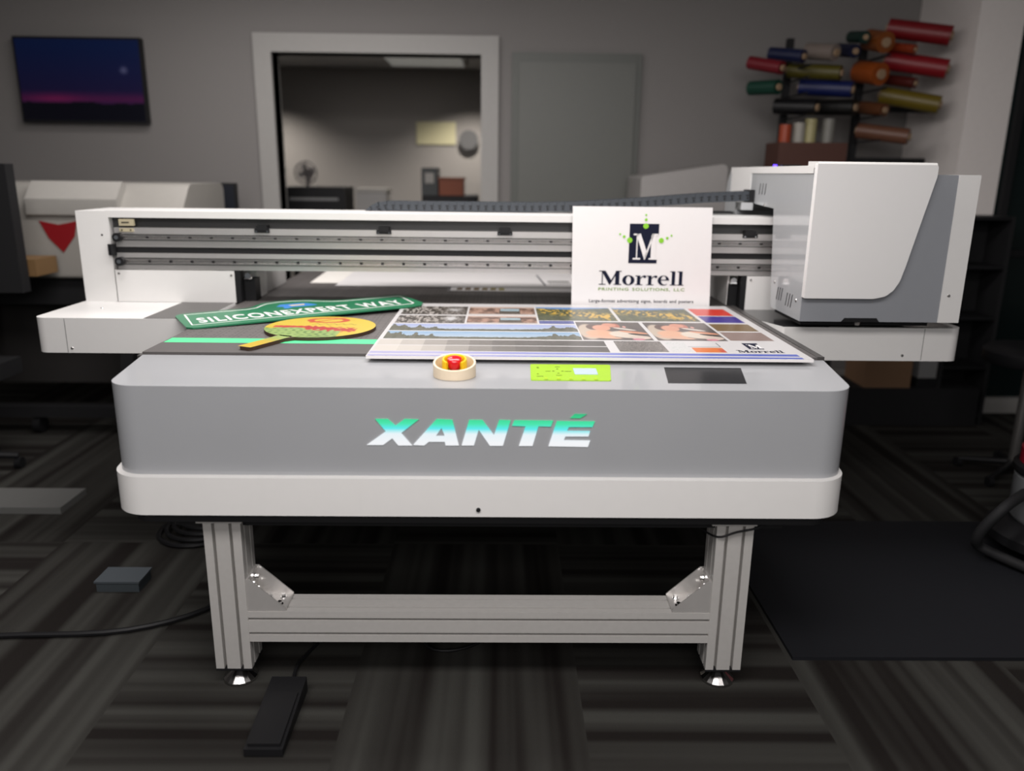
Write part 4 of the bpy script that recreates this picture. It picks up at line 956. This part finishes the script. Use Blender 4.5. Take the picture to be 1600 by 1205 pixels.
for (x0, y0, x1, y1, pr, c, lab) in rolls:
    Yr = 5.12; p0 = at(x0, y0, Yr+.05); p1 = at(x1, y1, Yr-.12); r = pr/F*5.3
    t = thing('vinyl_roll', lab, 'vinyl roll', (p0+p1)/2, 'vinyl rolls on the rack')
    d = (p1-p0).normalized(); m_ = mat('vinyl_%d_%d_%d' % c, tuple(v*.42 for v in srgb(c)), .45)
    obj('roll', tube(NB(), p0, p1, r, n=24), m_, t, smooth=True)
    obj('cardboard_core', tube(NB(), p0-d*.012, p1+d*.012, r*.45, n=20), mat('cardboard_core', (.30, .20, .12), .7), t)
    for ux in upx:
        if p0.x-.05 < ux < p1.x+.05:
            tq = (ux-p0.x)/(p1.x-p0.x); zq = p0.z+(p1.z-p0.z)*tq-r-.012
            obj('rack_arm', bx(ux-.008, ux+.008, 4.93, 5.28, zq-.006, zq+.002), BLACKM, RK)
# lower bin with upright rolls
Q = pbox(1218, 222, 1322, 248, 4.95, .25); bn_ = thing('roll_bin', 'rust coloured open bin with upright rolls below the vinyl rack', 'bin', ((Q[0]+Q[1])/2, 5.07, Q[4]-.1))
b = NB(); box(b, Q[0], Q[1], 4.95, 4.96, Q[4]-.1, Q[5]); box(b, Q[0], Q[1], 5.19, 5.2, Q[4]-.1, Q[5]); box(b, Q[0], Q[0]+.01, 4.96, 5.19, Q[4]-.1, Q[5]); box(b, Q[1]-.01, Q[1], 4.96, 5.19, Q[4]-.1, Q[5]); box(b, Q[0]+.01, Q[1]-.01, 4.96, 5.19, Q[4]-.1, Q[4]-.09)
obj('bin_wall', b, mat('bin_rust', (.07, .025, .016), .6), bn_)
b = NB(); box(b, Q[0]+.02, Q[0]+.05, 5.0, 5.27, Q[4]-.12, Q[4]-.1); box(b, Q[1]-.05, Q[1]-.02, 5.0, 5.27, Q[4]-.12, Q[4]-.1); obj('bin_hook', b, BLACKM, bn_)
for x, ytop, c, lab in ((1228, 195, (150, 60, 30), 'orange-brown upright tube at the left of the rust bin'), (1250, 192, (150, 146, 138), 'grey-white upright tube, second in the rust bin'), (1268, 186, (160, 152, 110), 'cream upright tube in the middle of the rust bin'), (1296, 186, (120, 118, 112), 'pale grey upright tube at the right of the rust bin')):
    q = at(x, ytop, 5.07); t = thing('upright_tube', lab, 'tube', (q.x, 5.07, Q[4]-.09), 'upright tubes in the bin')
    obj('tube_wall', tube(NB(), (q.x, 5.07, Q[4]-.09), (q.x, 5.07, q.z), .036, n=20), mat('tube_%d_%d' % c[:2], c, .5), t, smooth=True); obj('tube_opening', tube(NB(), (q.x, 5.07, q.z), (q.x, 5.07, q.z+.002), .026, n=20), BLACKM, t)

# right floor area
A_ = at(1352, 604, Z=0); Bq = at(1420, 604, Z=0)
bxh = at(1385, 560, A_.y).z
cbx = thing('cardboard_box', 'brown cardboard box on the carpet under the right wing of the printer', 'box', ((A_.x+Bq.x)/2, A_.y+.2-.9, 0)); sY = A_.y-.9; kx = sY/A_.y
x0, x1 = at(1350, 600, sY).x, at(1422, 600, sY).x; zz0 = at(1385, 606, sY).z
pal = obj('floor_platform', bx(x0-.1, x1+.42, sY-.02, sY+.3, .0, zz0), BLACKM, loc=((x0+x1)/2, sY+.2, 0)); tag(pal, 'low black platform at the back right carrying the cardboard box', 'platform')
obj('carton', bbx(.004, x0, x1, sY, sY+.28, zz0, zz0+.24), mat('cardboard', (.17, .095, .05), .8), cbx); obj('carton_tape', bx((x0+x1)/2-.025, (x0+x1)/2+.025, sY-.001, sY+.281, zz0+.24, zz0+.2405), mat('packing_tape', (.25, .17, .09), .3), cbx)
cbx.location.z = zz0; 
for ch_ in cbx.children: ch_.location.z -= zz0
x2, x3 = at(1434, 600, sY).x, at(1462, 600, sY).x
ga = thing('grey_appliance', 'low pale grey appliance on the black platform right of the cardboard box', 'appliance', ((x2+x3)/2, sY+.15, zz0))
obj('appliance_body', bbx(.02, x2, x3, sY+.01, sY+.27, zz0+.06, zz0+.2), mat('appliance_grey', (.2, .2, .2), .5), ga); obj('appliance_foot', bbx(.01, x2-.01, x3+.01, sY, sY+.28, zz0, zz0+.06), BLACK, ga)
Q = pbox(1508, 320, 1550, 560, 4.6, .25, 0)
bc = thing('black_shelf_unit', 'narrow black shelf unit standing in front of the white wall end', 'shelf', ((Q[0]+Q[1])/2, 4.7, 0))
b = NB(); box(b, Q[0], Q[0]+.02, 4.6, 4.84, 0, 1.25); box(b, Q[1]-.02, Q[1], 4.6, 4.84, 0, 1.25); box(b, Q[0]+.02, Q[1]-.02, 4.82, 4.84, .05, 1.25); obj('frame', b, BLACKM, bc)
for z in (.05, .35, .65, .95, 1.23): obj('shelf_board', bx(Q[0]+.02, Q[1]-.02, 4.6, 4.82, z, z+.02), BLACK, bc)
# vacuum cleaner
VX, VY = 2.22, 2.87
VC = thing('shop_vacuum', 'black and grey shop vacuum with a red lid on the rubber mat', 'vacuum cleaner', (VX, VY, .012))
obj('vacuum_base', lathe(NB(), VX, VY, [(.20, .05), (.245, .07), (.25, .11), (.20, .14), (.17, .15)], 36), BLACK, VC, smooth=True)
obj('tank', lathe(NB(), VX, VY, [(.165, .15), (.18, .17), (.18, .33), (.165, .345)], 36), mat('tank_grey', (.13, .135, .14), .4), VC, smooth=True)
obj('clamp_ring', lathe(NB(), VX, VY, [(.185, .345), (.19, .355), (.19, .375), (.18, .385)], 36), BLACK, VC, smooth=True)
obj('motor_lid', lathe(NB(), VX, VY, [(.17, .385), (.17, .44), (.14, .475), (.08, .485)], 36), mat('lid_red', (.28, .006, .02), .35), VC, smooth=True, label='red motor lid')
b = path_tube(NB(), [(VX-.09, VY, .48), (VX-.08, VY, .54), (VX, VY, .56), (VX+.08, VY, .54), (VX+.09, VY, .48)], .014, 8); obj('carry_handle', b, BLACK, VC, smooth=True)
for i in range(4):
    a = i*PI/2+.6; q = (VX+.20*math.cos(a), VY+.20*math.sin(a)); obj('caster', tube(NB(), (q[0]-.012, q[1], .036), (q[0]+.012, q[1], .036), .024, n=18), BLACK, VC, smooth=True)
b = path_tube(NB(), [(VX-.17, VY-.02, .28), (VX-.30, VY-.10, .25), (VX-.36, VY-.07, .12), (VX-.30, VY-.06, .05), (VX-.1, VY-.33, .04), (VX+.2, VY-.35, .04)], .02, 10); obj('hose', b, BLACKM, VC, smooth=True)
# stool behind the vacuum
TX, TY = 2.60, 3.75
st = thing('round_stool', 'black round-topped stool behind the shop vacuum', 'stool', (TX, TY, .012))
obj('seat', lathe(NB(), TX, TY, [(.20, .60), (.215, .62), (.215, .66), (.19, .68), (.1, .685)], 36), BLACK, st, smooth=True)
obj('post', tube(NB(), (TX, TY, .08), (TX, TY, .60), .025), STEEL, st, smooth=True)
for i in range(5):
    a = i*2*PI/5; obj('foot_arm', tube(NB(), (TX, TY, .09), (TX+.24*math.cos(a), TY+.24*math.sin(a), .055), .018, .012), BLACK, st, smooth=True); q = (TX+.24*math.cos(a), TY+.24*math.sin(a)); obj('caster', tube(NB(), (q[0]-.012, q[1], .037), (q[0]+.012, q[1], .037), .025, n=16), BLACK, st, smooth=True)

st.location.z = 0

# floor things on the left and under the printer
fp = thing('foot_pedal', 'black foot pedal on the carpet in front of the left leg of the printer', 'pedal', (-.59, 1.86, 0))
b = NB(); v_ = [(1.73, .004), (2.00, .004), (2.00, .05), (1.73, .025)]; prism(b, v_, -.650, -.550, 'x'); bm_bevel(b, .004); obj('pedal_body', b, BLACK, fp)
obj('pedal_plate', ngon_prism(NB(), [(1.74, .028), (1.93, .043), (1.93, .050), (1.74, .035)], -.642, -.558, 'x'), BLACK, fp)
obj('pedal_cable', path_tube(NB(), [(-.59, 2.0, .02), (-.60, 2.15, .008), (-.48, 2.4, .007), (-.3, 2.35, .007), (-.2, 2.2, .007), (-.05, 2.25, .007), (.1, 2.5, .007)], .005), BLACK, fp, smooth=True)
tb = thing('plastic_tub', 'small blue-grey plastic tub on the carpet left of the printer legs', 'tub', (-1.355, 2.61, 0))
b = NB(); box(b, -1.43, -1.28, 2.56, 2.66, 0, .035); bm_bevel(b, .008); obj('tub_wall', b, mat('blue_grey_plastic', (.045, .055, .062), .6), tb, smooth=True); obj('tub_rim', bbx(.003, -1.435, -1.275, 2.555, 2.665, .035, .042), mat('blue_grey_rim', (.06, .07, .08), .6), tb)
cc_ = thing('cable_coil', 'black coiled power cable heaped behind the blue-grey tub', 'cable', (-1.32, 3.0, 0))
for j in range(4):
    R_ = .15-.012*j; n = 20
    obj('cable_loop', path_tube(NB(), [(-1.25+.02*j+R_*math.cos(2*PI*i/n), 3.05+R_*math.sin(2*PI*i/n), .011+.02*j) for i in range(n+1)], .010, 7), BLACK, cc_, smooth=True)
obj('cable_tail', path_tube(NB(), [(-1.1, 3.0, .011), (-1.0, 2.8, .011), (-.95, 2.5, .011), (-1.2, 2.3, .011), (-1.7, 2.25, .011), (-2.2, 2.1, .011)], .009, 7), BLACK, cc_, smooth=True)
